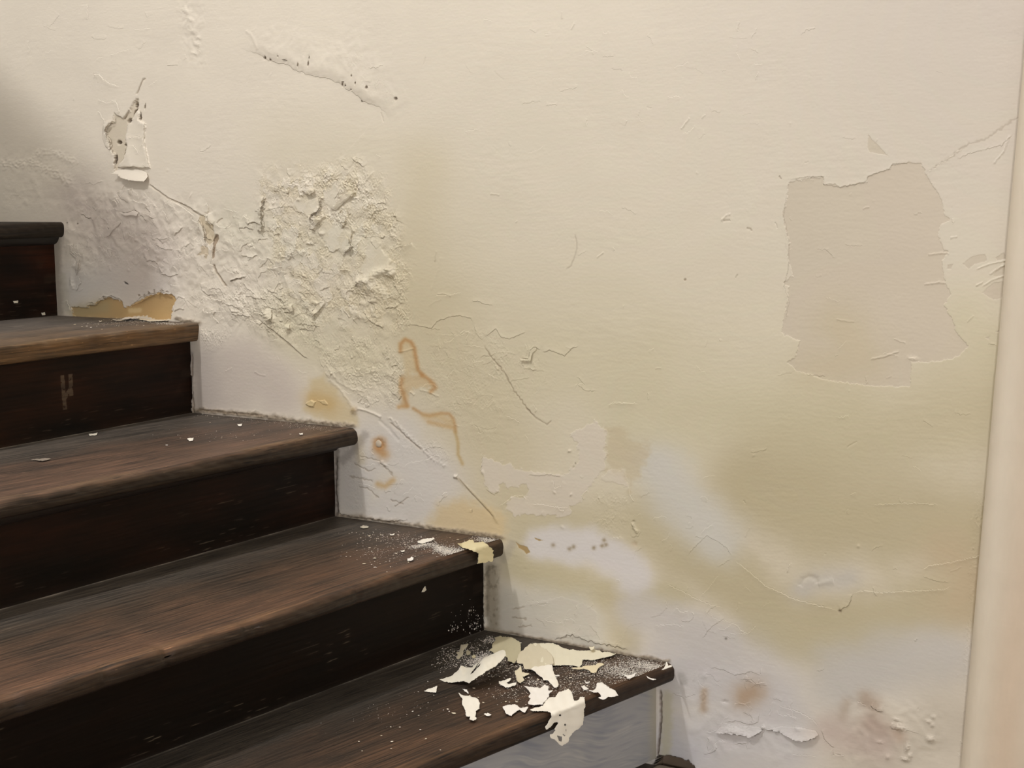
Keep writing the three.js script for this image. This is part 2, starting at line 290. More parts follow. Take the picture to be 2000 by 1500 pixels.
// --- the blown skin above: a long curved lip with the plaster bulging over it
const LIP = path('-120,190 30,250 180,290 250,350 370,390 520,420 600,480 690,510 760,540 870,560 960,570 1060,610 1150,650 1220,710 1300,750 1370,800 1430,860 1520,900 1620,930 1700,1000 1760,1080 1790,1160', 480, 60, 6.25);
within(LIP, 150, (i, u, v) => { lineDist(LIP, u + 2 * perlin(u / 9, v / 9), v + 2 * perlin(u / 9 + 7, v / 9), LD); const f = sstep(0, .2, LD.t / LD.L) * (1 - sstep(.8, 1, LD.t / LD.L)); if (LD.side < 0) Hf[i] += f * .0032 * Math.exp(-LD.d / 55) * sstep(-4, 20, LD.d); else Hf[i] -= f * .0006 * Math.exp(-LD.d / 60); });
groove(path('0,0 60,40 110,120 150,240', 480, 60, 6.25), .0006, 3);
for (const [u, v, a, b] of [[232, 332, 2.4, 3], [300, 355, 2, 2.2], [398, 312, 1.2, 1.2], [480, 362, 4.5, 1], [640, 420, 1.2, 4], [768, 405, 1.3, 5], [778, 330, .9, 3], [1176, 655, 1.5, 4], [1185, 628, 2.4, 1], [1212, 670, 1.6, 1.8], [1280, 718, 1.4, 1.2], [1410, 862, 1.5, 1.2], [1290, 550, 1.2, 1.6], [1475, 690, 2, 2.6], [1340, 640, 1, 2.5], [1830, 830, 3, 3]]) hole(480 + u / 6.25, 60 + v / 6.25, a, b, .1, .003, [96, 80, 62]);
for (const [u, v, r] of [[362, 22, 9], [372, 38, 7], [376, 62, 8], [384, 86, 7], [380, 104, 6], [388, 74, 5]]) lump(u, v, r, r * .6, .0015, .3);
for (let k = 0; k < 60; k++) { const r = rng(900 + k), t = r(), b = LIP[1 + Math.floor(t * (LIP.length - 2))]; lump(b[0] + r() * 60 - 20, b[1] - 8 - r() * 60, 3 + r() * 9, 2 + r() * 4, .0005 * (r() - .3), r() * 3); }

// --- the split blister with holes behind it, upper left
const Z4 = (s) => path(s, 150, 120, 5.767);
patch(Z4('590,710 660,570 700,540 720,660 780,700 765,900 830,1200 700,1195 640,1190 480,1200 560,1090 590,960 570,850'), { h: .0022, feather: 2, rag: 2, rim: .001, c: [222, 209, 186], k: .5 });
patch(Z4('430,590 520,650 590,560 620,500 660,420 690,420 690,540 640,640 575,720 560,860 585,960 520,1110 440,1235 420,1240 435,1060 395,1020 350,880 340,790 380,710'), { h: -.003, feather: 2.2, rag: 2, c: [196, 180, 152], k: .55 });
edge(Z4('425,590 428,690 380,705 350,740 335,780 345,850 375,890 385,990 400,1030 435,1060 415,1240'), .0018, 5, 1, 1, .55);
groove(Z4('780,190 745,205 715,270 690,335 665,370'), -.0018, 1.3, .8, .4);
edge(Z4('180,200 195,145 260,150 310,210 380,255 480,285'), .0012, 9, 1, 1.5);
for (const [u, v, a, b, g] of [[665, 495, 2.6, 6, .1], [650, 575, 2.4, 7.5, .45], [595, 672, 5.4, 4, -.2], [468, 912, 4, 3.2, 0], [543, 942, 2.4, 2.2, 0], [556, 1010, 3.4, 8.5, .35], [512, 1115, 2.2, 6, .5], [430, 1110, 2, 9, .15], [768, 508, 1.2, 4.5, .1], [722, 620, .9, 7, 0], [545, 890, 2, 3, 0]]) hole(150 + u / 5.767, 120 + v / 5.767, a, b, g, .008, [84, 68, 52]);
groove(Z4('525,655 560,600 590,550'), -.0016, 1.4, .6, .4);
for (const s of ['240,420 330,470 440,440', '250,560 300,640 330,700', '440,440 480,560 470,600', '720,680 780,720', '740,930 770,950', '600,850 760,860', '650,930 720,1040', '760,1150 840,1230']) edge(Z4(s), .0009, 4, 1, 2);
// --- the ropy seam, the tan sliver and the slot below it
groove(path('289,359 330,388 362,402 398,424', 0, 0, 1), -.0012, 1.6, .6, .35);
edge(path('289,357 330,386 362,400 398,420'), .001, 4, -1, .8);
edge(path('300,364 340,394 385,424'), .0008, 5, 1, 1);
const Z5 = (s) => path(s, 360, 380, 8.33);
patch(Z5('270,330 340,340 400,430 470,500 480,640 510,660 465,770 400,830 350,750 330,560 262,450'), { h: -.0016, feather: 1.2, rag: 1, c: [201, 182, 148], k: .7 });
edge(Z5('265,360 250,430 300,520 325,560 345,640 350,750 395,830'), .0012, 4, 1, .8, .6);
edge(Z5('340,330 390,420 470,497'), .0022, 7, -1, .8);
patch(Z5('520,650 560,660 565,720 520,800 500,880 495,1020 470,1050 460,960 480,850 462,770 490,700'), { h: -.004, feather: 1.6, rag: .5, c: [150, 126, 98], k: .7 });
edge(Z5('530,645 485,700 462,770 478,850 462,960 466,1050'), .001, 3, 1, .4, .7);
groove(Z5('480,1130 495,1200 525,1275 600,1380 690,1500'), -.002, 1.7, .8, .6);
groove(Z5('530,470 570,420 625,385'), -.001, 1.3, .4, .4);
patch(Z5('270,860 300,830 390,870 400,960 370,1050 340,1040 350,970 210,990 280,930'), { h: -.0006, feather: 1, rag: 1, c: [192, 172, 140], k: .7 });
patch(Z5('10,860 90,790 160,840 165,890 60,1000 20,960'), { h: -.0008, feather: 1, rag: 1, c: [196, 184, 164], k: .5 });
for (const s of ['1040,500 1090,460 1150,450 1250,460', '690,550 710,510', '740,1410 840,1380 930,1350', '800,350 795,380', '860,1250 880,1280', '1160,270 1220,265']) edge(Z5(s), .001, 3, -1, 1, .5);
function jagged(P, n, seed, len, h, dk = .25) {
  const r = rng(seed), us = P.map(p => p[0]), vs = P.map(p => p[1]);
  for (let k = 0, t = 0; k < n && t < 4000; t++) {
    const u = lerp(Math.min(...us), Math.max(...us), r()), v = lerp(Math.min(...vs), Math.max(...vs), r()); if (polyDist(P, u, v) > 0) continue; k++;
    let a = r() * 6.283, x = u, y = v; const Q = [[x, y]], m = 2 + Math.floor(r() * 4), L = len * (.4 + r()); for (let q = 0; q < m; q++) { a += (r() - .5) * 2; x += L / m * Math.cos(a); y += L / m * Math.sin(a) * .8; Q.push([x, y]); }
    edge(Q, h * (.4 + r()), 3 + r() * 6, r() < .5 ? 1 : -1, 1.5, dk * r());
  }
}
jagged(path('120,440 190,370 320,370 420,400 540,430 560,560 640,640 600,690 440,650 330,590 240,500 140,520'), 90, 71, 34, .0014);
jagged(path('505,340 720,320 780,440 795,590 700,650 580,610 505,520'), 80, 72, 26, .0018, .4);
jagged(path('600,660 760,655 800,780 700,800 620,720'), 40, 73, 20, .0012);
jagged(path('400,570 560,560 640,650 520,650'), 30, 74, 18, .0016, .4);
jagged(path('830,640 1060,660 1100,780 980,900 860,800'), 30, 75, 34, .0005, .1);
jagged(path('660,880 860,870 900,980 700,1000'), 26, 76, 30, .0005, .15);
jagged(path('1330,1300 1560,1330 1600,1470 1340,1480'), 26, 77, 40, .0006, .1);
jagged(path('960,1150 1140,1190 1180,1250 1000,1240'), 16, 78, 34, .0005, .2);
jagged(path('1280,1150 1500,1180 1480,1260 1250,1220'), 16, 79, 50, .0005, .1);
jagged(path('1180,1040 1320,900 1420,1000 1300,1100'), 12, 80, 30, .0005, .1);
jagged(path('1000,60 1500,60 1500,300 1000,300'), 30, 81, 30, .0004, .1);
jagged(path('0,20 350,20 480,80 300,140 0,120'), 14, 82, 30, .0005, .1);
// --- lifted edges across the salt-blown patch
const Z7 = (s) => path(s, 480, 300, 5.77);
for (const s of ['540,560 600,490 700,480 790,490 845,540 845,640 740,690 600,660 560,610', '820,830 900,740 1020,820 1200,860 1190,990 1080,1090 960,1080 860,930', '890,430 960,330 1030,350 1040,470 1010,600 960,610 890,540', '1440,960 1600,1160 1700,1250 1690,1390 1560,1340 1400,1500 1300,1300']) patch(Z7(s), { h: .0012, feather: 2.5, rag: 2.5, smooth: .75, c: [216, 205, 180], k: .35 });
for (const [s, h, d, sd, dk] of [['235,490 200,540 205,600 190,640 205,690 190,740 210,800 195,870', .0024, 10, 1, .6], ['25,805 70,775 130,775 170,790 200,800', .0014, 4, -1, .6], ['815,495 850,530 852,620 830,660 760,690 742,740', .0022, 8, 1, .6], ['1210,870 1190,960 1190,1010 1225,1050 1160,1100 1110,1140', .002, 9, 1, .6], ['370,395 380,330 430,275', .0012, 5, 1, .4], ['140,1000 150,970 215,965 260,960', .0012, 4, -1, .4], ['215,900 205,940', .001, 3, 1, .3], ['540,1200 530,1130 580,1030 650,1000', .0012, 5, 1, .3], ['200,655 300,625 420,605 530,600 560,650 700,690', .0009, 6, -1, 0], ['960,620 1010,590 1150,450 1240,430', .001, 5, 1, 0], ['1150,670 1200,600 1260,560', .0015, 5, 1, .3], ['640,400 720,380 800,400', .0014, 4, 1, .3], ['740,290 735,330', .0012, 3, 1, .4], ['840,190 850,240', .001, 3, 1, .2], ['580,330 490,350 560,300 640,300', .0008, 4, -1, 0], ['1020,330 1060,420 1010,520', .0012, 5, 1, .2], ['930,1100 1000,1110 1080,1060', .0012, 5, -1, 0], ['1100,1180 1100,1280 1150,1310', .0008, 4, 1, .2]]) edge(Z7(s), h * 1.15, d, sd, 1.6, dk * .55);
groove(Z7('1040,595 1200,470 1330,340 1460,190'), .0007, 2, .6, 0, .3);
groove(Z7('1160,180 1210,130 1255,60'), -.0008, 2.4, 1);
for (const [u, v, r, h] of [[840, 740, 9, .003], [710, 1010, 5, .003], [640, 1120, 8, .0025], [1040, 740, 5, .003], [870, 900, 6, .0025], [1220, 860, 6, .0025], [700, 350, 8, .003], [770, 410, 4, .0035], [660, 410, 4, .003], [870, 500, 4, .003], [600, 520, 5, .0025], [310, 560, 4, .002], [960, 350, 6, .002], [1380, 420, 6, .002], [660, 1380, 4, .002], [620, 790, 4, .002], [310, 715, 2, .002]]) lump(480 + u / 5.77, 300 + v / 5.77, r * .8, r * .55, h, u);
// --- the blister fold
const Z3 = (s) => path(s, 450, 250, 2.857);
groove(Z3('700,860 780,850 810,815 850,802 885,797 920,830'), .0052, 8, 1, 0, .2); groove(Z3('880,797 890,760 905,735'), .0036, 5, 1);
lump(450 + 790 / 2.857, 250 + 900 / 2.857, 28, 14, .0050, .5); lump(450 + 870 / 2.857, 250 + 880 / 2.857, 16, 14, -.0014, .3);
groove(Z3('720,970 760,985 800,960 830,940'), .002, 5, 1.5); edge(Z3('740,1020 780,1075 820,1100 860,1115'), .0022, 8, -1, 1); groove(Z3('640,1000 700,1040 780,1075'), .0014, 6, 2);
edge(Z3('150,1060 230,1120 330,1200 400,1270 440,1290'), .0016, 6, -1, 1, .2); groove(Z3('160,1068 240,1130 330,1212 420,1288'), -.0007, 2, 1, .2);
for (const [u, v, a, b, h] of [[220, 1040, 5, 10, .004], [325, 1108, 6, 4, .004], [240, 1080, 3, 9, .003], [470, 1030, 6, 4, .003], [340, 1000, 3, 5, .003], [480, 980, 9, 3, .0025], [30, 800, 3, 4, .002]]) lump(450 + u / 2.857, 250 + v / 2.857, a, b, h, .3);
for (const s of ['460,1030 480,990 520,970', '330,990 345,1020', '180,990 260,1010 260,1060', '0,855 40,840 90,830']) edge(Z3(s), .0016, 4, -1, 2, .4);
// --- left field between the top steps
const ZL = (s) => path(s, 100, 340, 4.688);
for (const [s, h, d, sd, dk] of [['420,600 480,580 520,520 620,430', .0012, 5, 1, .35], ['630,350 700,355 750,330 800,350 850,400 880,450', .0013, 6, -1, .15], ['545,700 550,760 610,755 640,800', .0009, 3, 1, .3], ['940,640 1040,690 1120,690', .0009, 4, -1, .1], ['940,590 1020,600 1090,580', .0008, 3, -1, .2], ['250,780 265,830 260,890', .0014, 4, 1, .4], ['195,640 185,720 240,770', .0012, 5, 1, .3], ['260,930 270,990 235,1080', .0012, 5, 1, .3], ['150,1150 170,1230 210,1280', .002, 6, 1, .4], ['1180,720 1210,670 1270,640', .0009, 4, -1, .1], ['330,210 320,290 360,320', .0005, 6, 1, 0], ['600,170 610,250 640,290', .0006, 5, 1, 0], ['735,130 730,190', .001, 3, 1, .3], ['790,170 800,240', .0006, 3, 1, .1], ['300,90 350,80 380,100 480,65', .0006, 5, -1, 0], ['1020,330 1060,380 1070,440', .0008, 3, 1, .2], ['1440,1060 1500,1045 1560,1060 1590,1150', .0012, 4, -1, .1], ['1380,1110 1450,1140 1560,1150', .001, 4, 1, .1], ['1110,690 1190,700', .0006, 3, 1, 0], ['1640,980 1740,950 1800,940', .001, 4, -1, .1]]) edge(ZL(s), h, d, sd, 1.8, dk);
hole(100 + 680 / 4.688, 340 + 1000 / 4.688, 4.5, 1.8, .5, .003, [70, 64, 58]);
for (const [u, v] of [[145, 448], [238, 455]]) hole(100 + u / 4.688, 340 + v / 4.688, 1.4, 1.4, 0, .002);
lump(100 + 190 / 4.688, 340 + 1000 / 4.688, 4, 9, .003, 0, [222, 214, 196], .7);
for (let k = 0; k < 26; k++) { const r = rng(300 + k); lump(140 + r() * 260, 380 + r() * 150, 2 + r() * 4, 1.5 + r() * 2, .0014 * r(), r() * 3); }
groove(path('-20,322 60,318 100,335 145,360'), .0011, 8, 6, 0, .6); groove(path('60,318 75,300 110,300 150,320'), .0008, 7, 6, 0, .6);
// --- screw plug with its rust, the knob and the two ropes of filler
stainOrShade(path('742,880 748,886'), 12, [190, 144, 92], .8); stainOrShade(path('741,868'), 14, [178, 128, 76], .9, 3);
stainOrShade(path('738,946 752,950 768,938'), 6, [200, 164, 112], .75); stainOrShade(path('700,858 705,900'), 10, [200, 180, 140], .5);
lump(741, 867, 9.5, 9.5, -.0012, 0, null, 0, 6); lump(739, 867, 6, 6, .0022, 0, [212, 200, 182], .8, 4);
lump(752, 908, 5, 3, .0016, .3); lump(745, 903, 6, 3, .0012, -.2);
const Z6 = (s) => path(s, 550, 600, 2.857);
lump(550 + 405 / 2.857, 600 + 575 / 2.857, 6, 7, .003, .2, [150, 122, 78], .6); groove(Z6('420,565 470,575 520,595 560,615'), .0016, 2.4, .5); groove(Z6('540,630 600,680 660,750'), -.0008, 3, 1);
groove(Z6('590,612 640,645 700,708 790,790'), .0007, 3.2, 1.8, 0, 1); groove(Z6('600,640 660,690 720,745 785,800'), -.001, 1.6, .8, .35);
groove(Z6('790,790 860,858 920,890'), .0006, 4, 2.5, 0, 1);
groove(Z6('970,940 1040,1010 1130,1100 1180,1160 1215,1215'), .0008, 2.6, .8, .3, .3, [160, 138, 98]); groove(Z6('960,945 985,945'), .003, 3, .5);
groove(Z6('985,950 1050,1030 1140,1125 1190,1180'), -.0008, 1.5, .5, .3);
for (const s of ['260,400 320,450 370,520 395,560', '240,310 320,420 400,460 470,470']) groove(Z6(s), .0007, 2.4, 2);
patch(Z6('130,540 165,520 190,530 180,555 150,550'), { h: .0016, feather: 1, rag: 1.5, rim: .001, c: [218, 196, 146], k: .6 });
patch(Z6('200,520 240,520 260,545 230,540'), { h: .0012, feather: 1, rag: 1.5, c: [214, 192, 142], k: .5 });
// --- the rust trail
const RUST = [178, 136, 86];
patch(Z6('665,240 665,200 690,178 725,195 745,240 755,300 770,355 690,375 680,300'), { c: [198, 172, 126], k: .5, feather: 6 });
patch(Z6('680,380 770,370 840,420 860,450 800,440 720,460 700,520 690,550 670,545 668,440'), { c: [194, 164, 118], k: .55, feather: 6, rag: 6 });
stainOrShade(Z6('664,245 664,205 690,180 722,195 740,225 750,285 762,350 785,378'), 4.4, RUST, .85, 2, .3);
stainOrShade(Z6('785,378 825,405 850,430 858,448 835,470'), 4.5, [178, 132, 80], .7, 2, .3);
stainOrShade(Z6('672,400 668,440 680,480 692,520 700,548'), 5, RUST, .75, 2, .3); stainOrShade(Z6('655,556 700,552'), 4.5, [190, 146, 92], .7);
stainOrShade(Z6('735,565 790,600 830,606 890,592 935,595 955,620 968,660 970,695'), 3.6, [182, 142, 94], .75, 2, .3); stainOrShade(Z6('820,640 880,655 960,672'), 5, [190, 150, 98], .6);
stainOrShade(Z6('800,608 880,610 940,640'), 8, [196, 162, 110], .5); stainOrShade(Z6('970,695 985,760 985,820 1010,875'), 3.6, [184, 154, 102], .7, 2, .3);
groove(Z6('650,250 690,243 740,230'), .0008, 1.8, .5); groove(Z6('770,460 830,475 880,500'), .0008, 1.8, 1); groove(Z6('720,470 745,490'), .001, 2, 1);
// --- fine cracks and skins of the middle
const Z9 = (s) => path(s, 760, 420, 3.75);
for (const [s, h, d, sd, dk] of [['95,805 200,808 310,832 350,780 440,745 520,738 600,760 620,800', .0008, 4, -1, .25], ['620,800 640,870 680,920', .0006, 3, -1, .2], ['690,900 780,835 820,895 880,908 950,880 1010,855', .0009, 5, -1, .15], ['600,630 660,635 700,655 760,660', .0008, 3, -1, .15], ['330,595 430,590 530,565', .0006, 3, 1, 0], ['960,1045 1020,1055 1030,990 1070,965 1110,990', .0013, 5, -1, .1], ['1110,1010 1180,990 1230,1010 1285,1030 1340,975 1390,960', .0011, 6, -1, .1], ['1370,1180 1420,1230 1380,1240 1440,1290 1520,1290', .0007, 5, -1, .1], ['540,950 620,960 700,970', .0005, 3, 1, 0], ['340,870 520,880 600,840', .0004, 3, 1, 0], ['610,1080 680,1070 690,1060', .0006, 4, 1, 0], ['430,1200 440,1170 480,1130', .0006, 4, 1, 0], ['720,1160 790,1200', .0007, 3, 1, 0], ['1590,1395 1660,1375 1830,1380', .0006, 4, 1, 0], ['860,1470 910,1490 960,1520', .0008, 4, 1, .2]]) edge(Z9(s), h, d, sd, 1.2, dk);
groove(Z9('690,950 740,1030 790,1090 850,1170 900,1270 960,1350 1000,1410 1060,1480'), -.0007, 1.5, 2, .4);
crumble(Z9('720,960 780,1060 900,1280 1000,1400 1010,1420 940,1370 840,1190 730,1060'), 8, .4, { grain: 1, flake: .3 });
groove(Z6('1360,560 1420,620 1480,655 1510,630'), -.0006, 1.5, 1, .3);
groove(Z9('1360,140 1375,220 1365,290 1330,380 1290,400'), -.0004, 1.5, 1, .2); groove(Z9('345,260 335,340'), .0006, 1.8, 1, .1); groove(Z9('305,560 350,420 380,300'), .0003, 3, 1);
const Z8 = (s) => path(s, 900, 780, 5);
for (const [s, h, d, sd, dk] of [['650,740 780,745 860,735 1000,760', .0009, 5, -1, .1], ['900,780 920,870 980,840 1000,790', .0008, 5, 1, .1], ['370,1040 430,1010 500,950 600,935 650,980', .0008, 5, 1, 0], ['690,1020 820,1030 930,1050 1060,1055', .0008, 5, 1, .1], ['245,875 330,935 375,890', .0008, 4, -1, 0], ['210,530 205,620 200,700', .0006, 3, 1, .2], ['1240,880 1180,940 1200,985', .0006, 4, -1, 0], ['1640,850 1660,940 1700,1000', .0007, 4, 1, 0], ['110,1070 105,1110', .0012, 3, 1, .6], ['1430,60 1500,20 1720,45', .0005, 4, 1, 0]]) edge(Z8(s), h, d, sd, 1.4, dk);
for (const [u, v, r, h, dk] of [[1065, 505, 3.5, .002, 0], [1120, 627, 2, -.001, .4], [1102, 665, 3, -.001, .2], [918, 908, 3, .0015, 0], [215, 710, 4, .0016, 0], [1080, 930, 3, .0014, 0], [1355, 965, 2.5, .0014, 0], [1690, 1190, 2.5, -.001, .4], [800, 1110, 5, .0008, 0], [990, 1245, 4, .001, 0]]) lump(900 + u / 5, 780 + v / 5, r, r * .7, h, u, dk ? [120, 104, 78] : null, dk);
groove(Z8('1670,1200 1700,1260 1740,1300'), .0016, 3.2, 1, 0, .7); lump(1240, 1062, 6, 5, -.001, 0, [186, 160, 128], .5);
for (const s of ['820,330 870,360 940,380 970,440 930,455 900,420 850,390', '1020,280 1060,290 1110,310 1070,315 1030,295']) patch(path(s, 860, 1000, 5.556), { c: [166, 136, 86], k: .9, h: -.0004, feather: .8, rag: 1 });
// --- right: crack from the bare patch to the pier, scrapes
const Z2 = (s) => path(s, 1300, 200, 2.5);
groove(Z2('1275,345 1350,292 1380,280 1450,222 1480,205 1560,180 1650,120 1690,90 1750,60'), -.0003, 2, 3, .22); edge(Z2('1275,345 1350,292 1450,222'), .0005, 6, 1, 3); edge(Z2('1420,280 1480,250 1560,230 1640,210 1700,150'), .0007, 6, -1, 2);
for (const s of ['1515,815 1580,790 1670,770', '1515,895 1550,878', '1545,900 1600,865 1700,832', '1580,840 1660,790', '1390,662 1425,655', '1260,890 1340,878 1370,885', '1280,745 1350,735 1385,738', '1600,300 1650,240 1680,160', '75,130 120,75', '1000,1255 1070,1240 1140,1215', '270,580 300,550 320,545']) groove(Z2(s), .0009, 1.8, 1, 0, .3);
groove(Z2('280,580 318,575'), -.0009, 2, 1, .15); groove(Z2('395,615 415,618 422,630'), -.0009, 1.8, .5, .3); groove(Z2('555,360 566,375'), -.0009, 1.6, .5, .3); lump(1300 + 1205 / 2.5, 200 + 1250 / 2.5, 9, 3.5, .0016, .1, [222, 208, 182], .5); hole(1300 + 96 / 2.5, 200 + 866 / 2.5, 2.6, 2.4, 0, .001, [150, 132, 106]); groove(Z2('340,860 352,840'), -.0006, 1.6, .5, .2);
edge(path('1535,352 1580,345 1610,345 1608,360 1640,366 1690,356 1696,344 1736,330 1744,320 1790,318'), .0007, 4, -1, 1.2, .1);
edge(path('1538,370 1530,420 1540,470 1540,520 1530,560 1540,590 1530,640'), .0006, 4, 1, 1.2, .25);
// --- bottom right
const Z1 = (s) => path(s, 1300, 975, 2.857);
for (const [s, h, d, sd, dk] of [['120,320 180,250 235,203 300,240 345,275 375,330', .0006, 4, -1, 0], ['375,335 440,380 510,440 560,485 640,520 720,560 800,580 880,600 970,622', .0009, 5, 1, 0], ['970,622 1025,590 1045,530', .0014, 5, -1, .15], ['1045,525 1100,510 1200,520 1300,515 1400,512 1560,503 1600,480', .0012, 5, 1, .05], ['1425,400 1470,370 1530,362 1600,352 1770,312', .0011, 4, 1, 0], ['1430,430 1500,455 1590,470', .0006, 3, -1, .15], ['675,410 698,352', .001, 3, 1, 0], ['0,470 90,510 170,555 260,590 330,605', .0006, 4, 1, .1], ['240,940 320,950 380,980 440,975 470,960 540,985', .0007, 4, -1, .15], ['330,1245 400,1235 470,1260 515,1245 520,1190', .0008, 5, -1, .15], ['280,1300 400,1310 480,1325 520,1310 548,1285', .0022, 7, -1, .1], ['550,1285 640,1300 720,1342 780,1350 830,1335 858,1315', .0024, 8, -1, .05], ['620,1150 700,1175 780,1205 830,1240 860,1285', .0007, 5, 1, .15], ['865,1285 890,1350 940,1390', .0008, 5, -1, .2], ['930,1395 935,1425 1000,1430', .001, 4, 1, .35], ['380,1140 440,1140 480,1130', .001, 4, 1, 0], ['350,750 460,750 510,700', .0006, 3, 1, .15], ['1140,1150 1180,1180 1215,1185', .002, 5, -1, .2], ['1070,1130 1120,1155', .0008, 3, 1, .1], ['700,1425 800,1430 850,1440', .0005, 3, 1, .1], ['1150,30 1400,22 1530,30', .0008, 3, 1, 0]]) edge(Z1(s), h, d, sd, 1.4, dk);
groove(Z1('750,490 765,450 800,432 840,445 850,472'), -.0012, 5, 1); groove(Z1('850,472 940,455'), .001, 6, 1); lump(1300 + 385 / 2.857, 975 + 1285 / 2.857, 22, 8, .0022, .2); lump(1300 + 380 / 2.857, 975 + 1360 / 2.857, 9, 12, -.001, .3);
for (const [u, v, a, b, h] of [[1300, 1270, 13, 5, .004], [1290, 1228, 8, 3, .002], [1480, 1338, 7, 6, .0045], [1470, 1240, 6, 3, .002], [1495, 1215, 5, 4, .002], [1490, 1260, 4, 4, .002], [1350, 1385, 4, 9, .003], [1340, 1450, 8, 4, .003], [1365, 1430, 5, 5, .003], [1195, 1355, 6, 3, .0015], [1240, 1440, 4, 4, .0015], [330, 1130, 6, 3, -.0015], [740, 1285, 7, 4, .0015], [970, 625, 2.6, 2.6, -.002], [220, 985, 5, 8, .0012], [210, 1090, 5, 14, .0012], [545, 1275, 4, 3, .003], [1075, 262, 3, 3, .001], [1410, 1170, 1.5, 1.5, -.001]]) lump(1300 + u / 2.857, 975 + v / 2.857, a, b, h, .2);
stainOrShade(Z1('972,625'), 3, [110, 92, 66], .8); stainOrShade(Z1('338,777'), 2.4, [100, 92, 80], .8);
for (const [u, v, r] of [[1800, 230, 5], [1790, 480, 9], [1785, 600, 5], [1765, 670, 6], [1750, 830, 6], [1720, 985, 7], [1712, 1115, 6], [1790, 240, 4]]) { lump(1300 + u / 2.857, 975 + v / 2.857, r * 1.3, r * .6, .002, .5); lump(1303 + u / 2.857, 979 + v / 2.857, r, r * .6, -.001, .4, [140, 122, 96], .4); }
// scattered small scuffs and nibs everywhere
{ const r = rng(41); for (let k = 0; k < 230; k++) { const u = r() * 1950, v = r() * 1500, a = r() * 3.14, l = 3 + r() * 16, big = r(); const P = [[u - l * Math.cos(a), v - l * Math.sin(a) * .6], [u + l * (r() - .5) * .4, v + l * (r() - .5) * .4], [u + l * Math.cos(a), v + l * Math.sin(a) * .6]]; if (big < .55) edge(P, .00025 + .0005 * r(), 3, r() < .5 ? 1 : -1, 2, .05); else if (big < .8) groove(P, (r() < .4 ? -1 : 1) * (.0002 + .0005 * r()), 1.4, 1, .05); else lump(u, v, 1.5 + r() * 2, 1.5 + r() * 1.5, .001 * (r() - .35), a); } }

// --- where the stairs meet the wall: dirty fillets of crumbling plaster, gaps, painted nosing shadows, the cavity by the floor
const GRIME = [128, 112, 90];
for (const [s, h, w, k] of [['120,622 180,622 240,624', .003, 3, .5], ['345,622 390,630', .004, 4, .7], ['378,800 430,804 520,813 600,823 690,832', .0035, 5, .8], ['658,1006 720,1013 800,1024 880,1036 980,1049', .003, 5, .75], ['948,1228 1000,1238 1060,1249 1110,1258 1170,1269 1240,1281 1306,1291', .0022, 4, .8]])
  { const P = path(s); within(P, w * 3, (i, u, v) => { lineDist(P, u, v + 3 * perlin(u / 14, v / 14), LD); const g = Math.exp(-Math.pow(LD.d / w, 2)), n = .6 + .8 * fbm(u / 9, v / 9, 3); Hf[i] += h * g * n; tint(i, [GRIME[0] + 34 * perlin(u / 6, v / 6), GRIME[1] + 32 * perlin(u / 6, v / 6), GRIME[2] + 28 * perlin(u / 6, v / 6)], k * g); }); }
edge(path('655,985 664,1002 690,1010 720,1012 760,1018 800,1016'), .0016, 8, -1, 2, .6); edge(path('1080,1250 1112,1240 1150,1252 1200,1262 1230,1270'), .0018, 7, -1, 3, .4);
groove(path('385,800 450,806 520,812'), -.0015, 2, 1, .5); groove(path('400,812 470,820'), -.0015, 1.6, 1, .5);
for (const [s, w, c, k] of [['110,470 112,540 118,620', 9, [150, 138, 120], .7], ['122,540 130,600', 8, [196, 186, 164], .6], ['372,690 374,800', 5, [150, 138, 128], .7], ['657,880 655,960 657,1005', 6, [128, 116, 102], .7], ['712,850 690,880 668,900', 9, [140, 128, 116], .45], ['960,1110 962,1180 965,1235', 13, [150, 136, 112], .75], ['952,1110 950,1200', 5, [120, 106, 84], .5], ['1000,1064 985,1090', 9, [168, 156, 136], .5], ['1304,1360 1303,1420 1300,1480', 11, [186, 177, 150], .8], ['1330,1320 1336,1330', 8, [150, 142, 132], .5], ['780,1110 800,1115', 1, GRIME, 0]])
  stainOrShade(path(s), w, c, k, 3, .5);  // grime strips, plus shadows of the lower three nosings painted into the colour
within(path('950,1110 985,1240'), 6, (i, u, v) => { const n = fbm(u / 11, v / 16, 4); if (u < 978) tint(i, [112, 102, 82], .55 * sstep(.0, .35, n) * sstep(978, 968, u)); });
groove(path('1290,1345 1291,1400 1288,1440 1284,1480'), -.004, 2, 1, .6, 0, [70, 52, 38]); groove(path('374,690 376,760 380,812'), -.003, 2, 1, .4); groove(path('656,890 654,960 660,1008'), -.003, 2.4, 1.5, .5, 0, [60, 48, 38]);
edge(path('372,700 372,730 378,745 375,790 378,812'), .004, 4, -1, 1); groove(path('947,1120 946,1180 948,1230'), .003, 2, 1, 0, .5);
for (const s of ['690,905 720,920 735,915', '700,950 720,955 740,975', '680,930 705,935 730,940', '700,890 740,900 770,930', '770,990 800,970', '760,975 790,985', '1000,1205 1030,1210', '1010,1225 1040,1222', '1000,1190 1025,1185']) groove(path(s), -.0006, 1.4, 2.5, .35);
patch(path('1281,1481 1290,1477 1310,1478 1330,1482 1344,1488 1352,1496 1366,1512 1366,1560 1270,1560 1276,1490'), { h: -.03, feather: 1.5, rag: 3, ragS: 10, c: [112, 92, 70], k: .9 });
patch(path('1380,1512 1600,1540 1900,1560 1900,1620 1300,1620'), { c: [140, 130, 118], k: .5, feather: 10 });

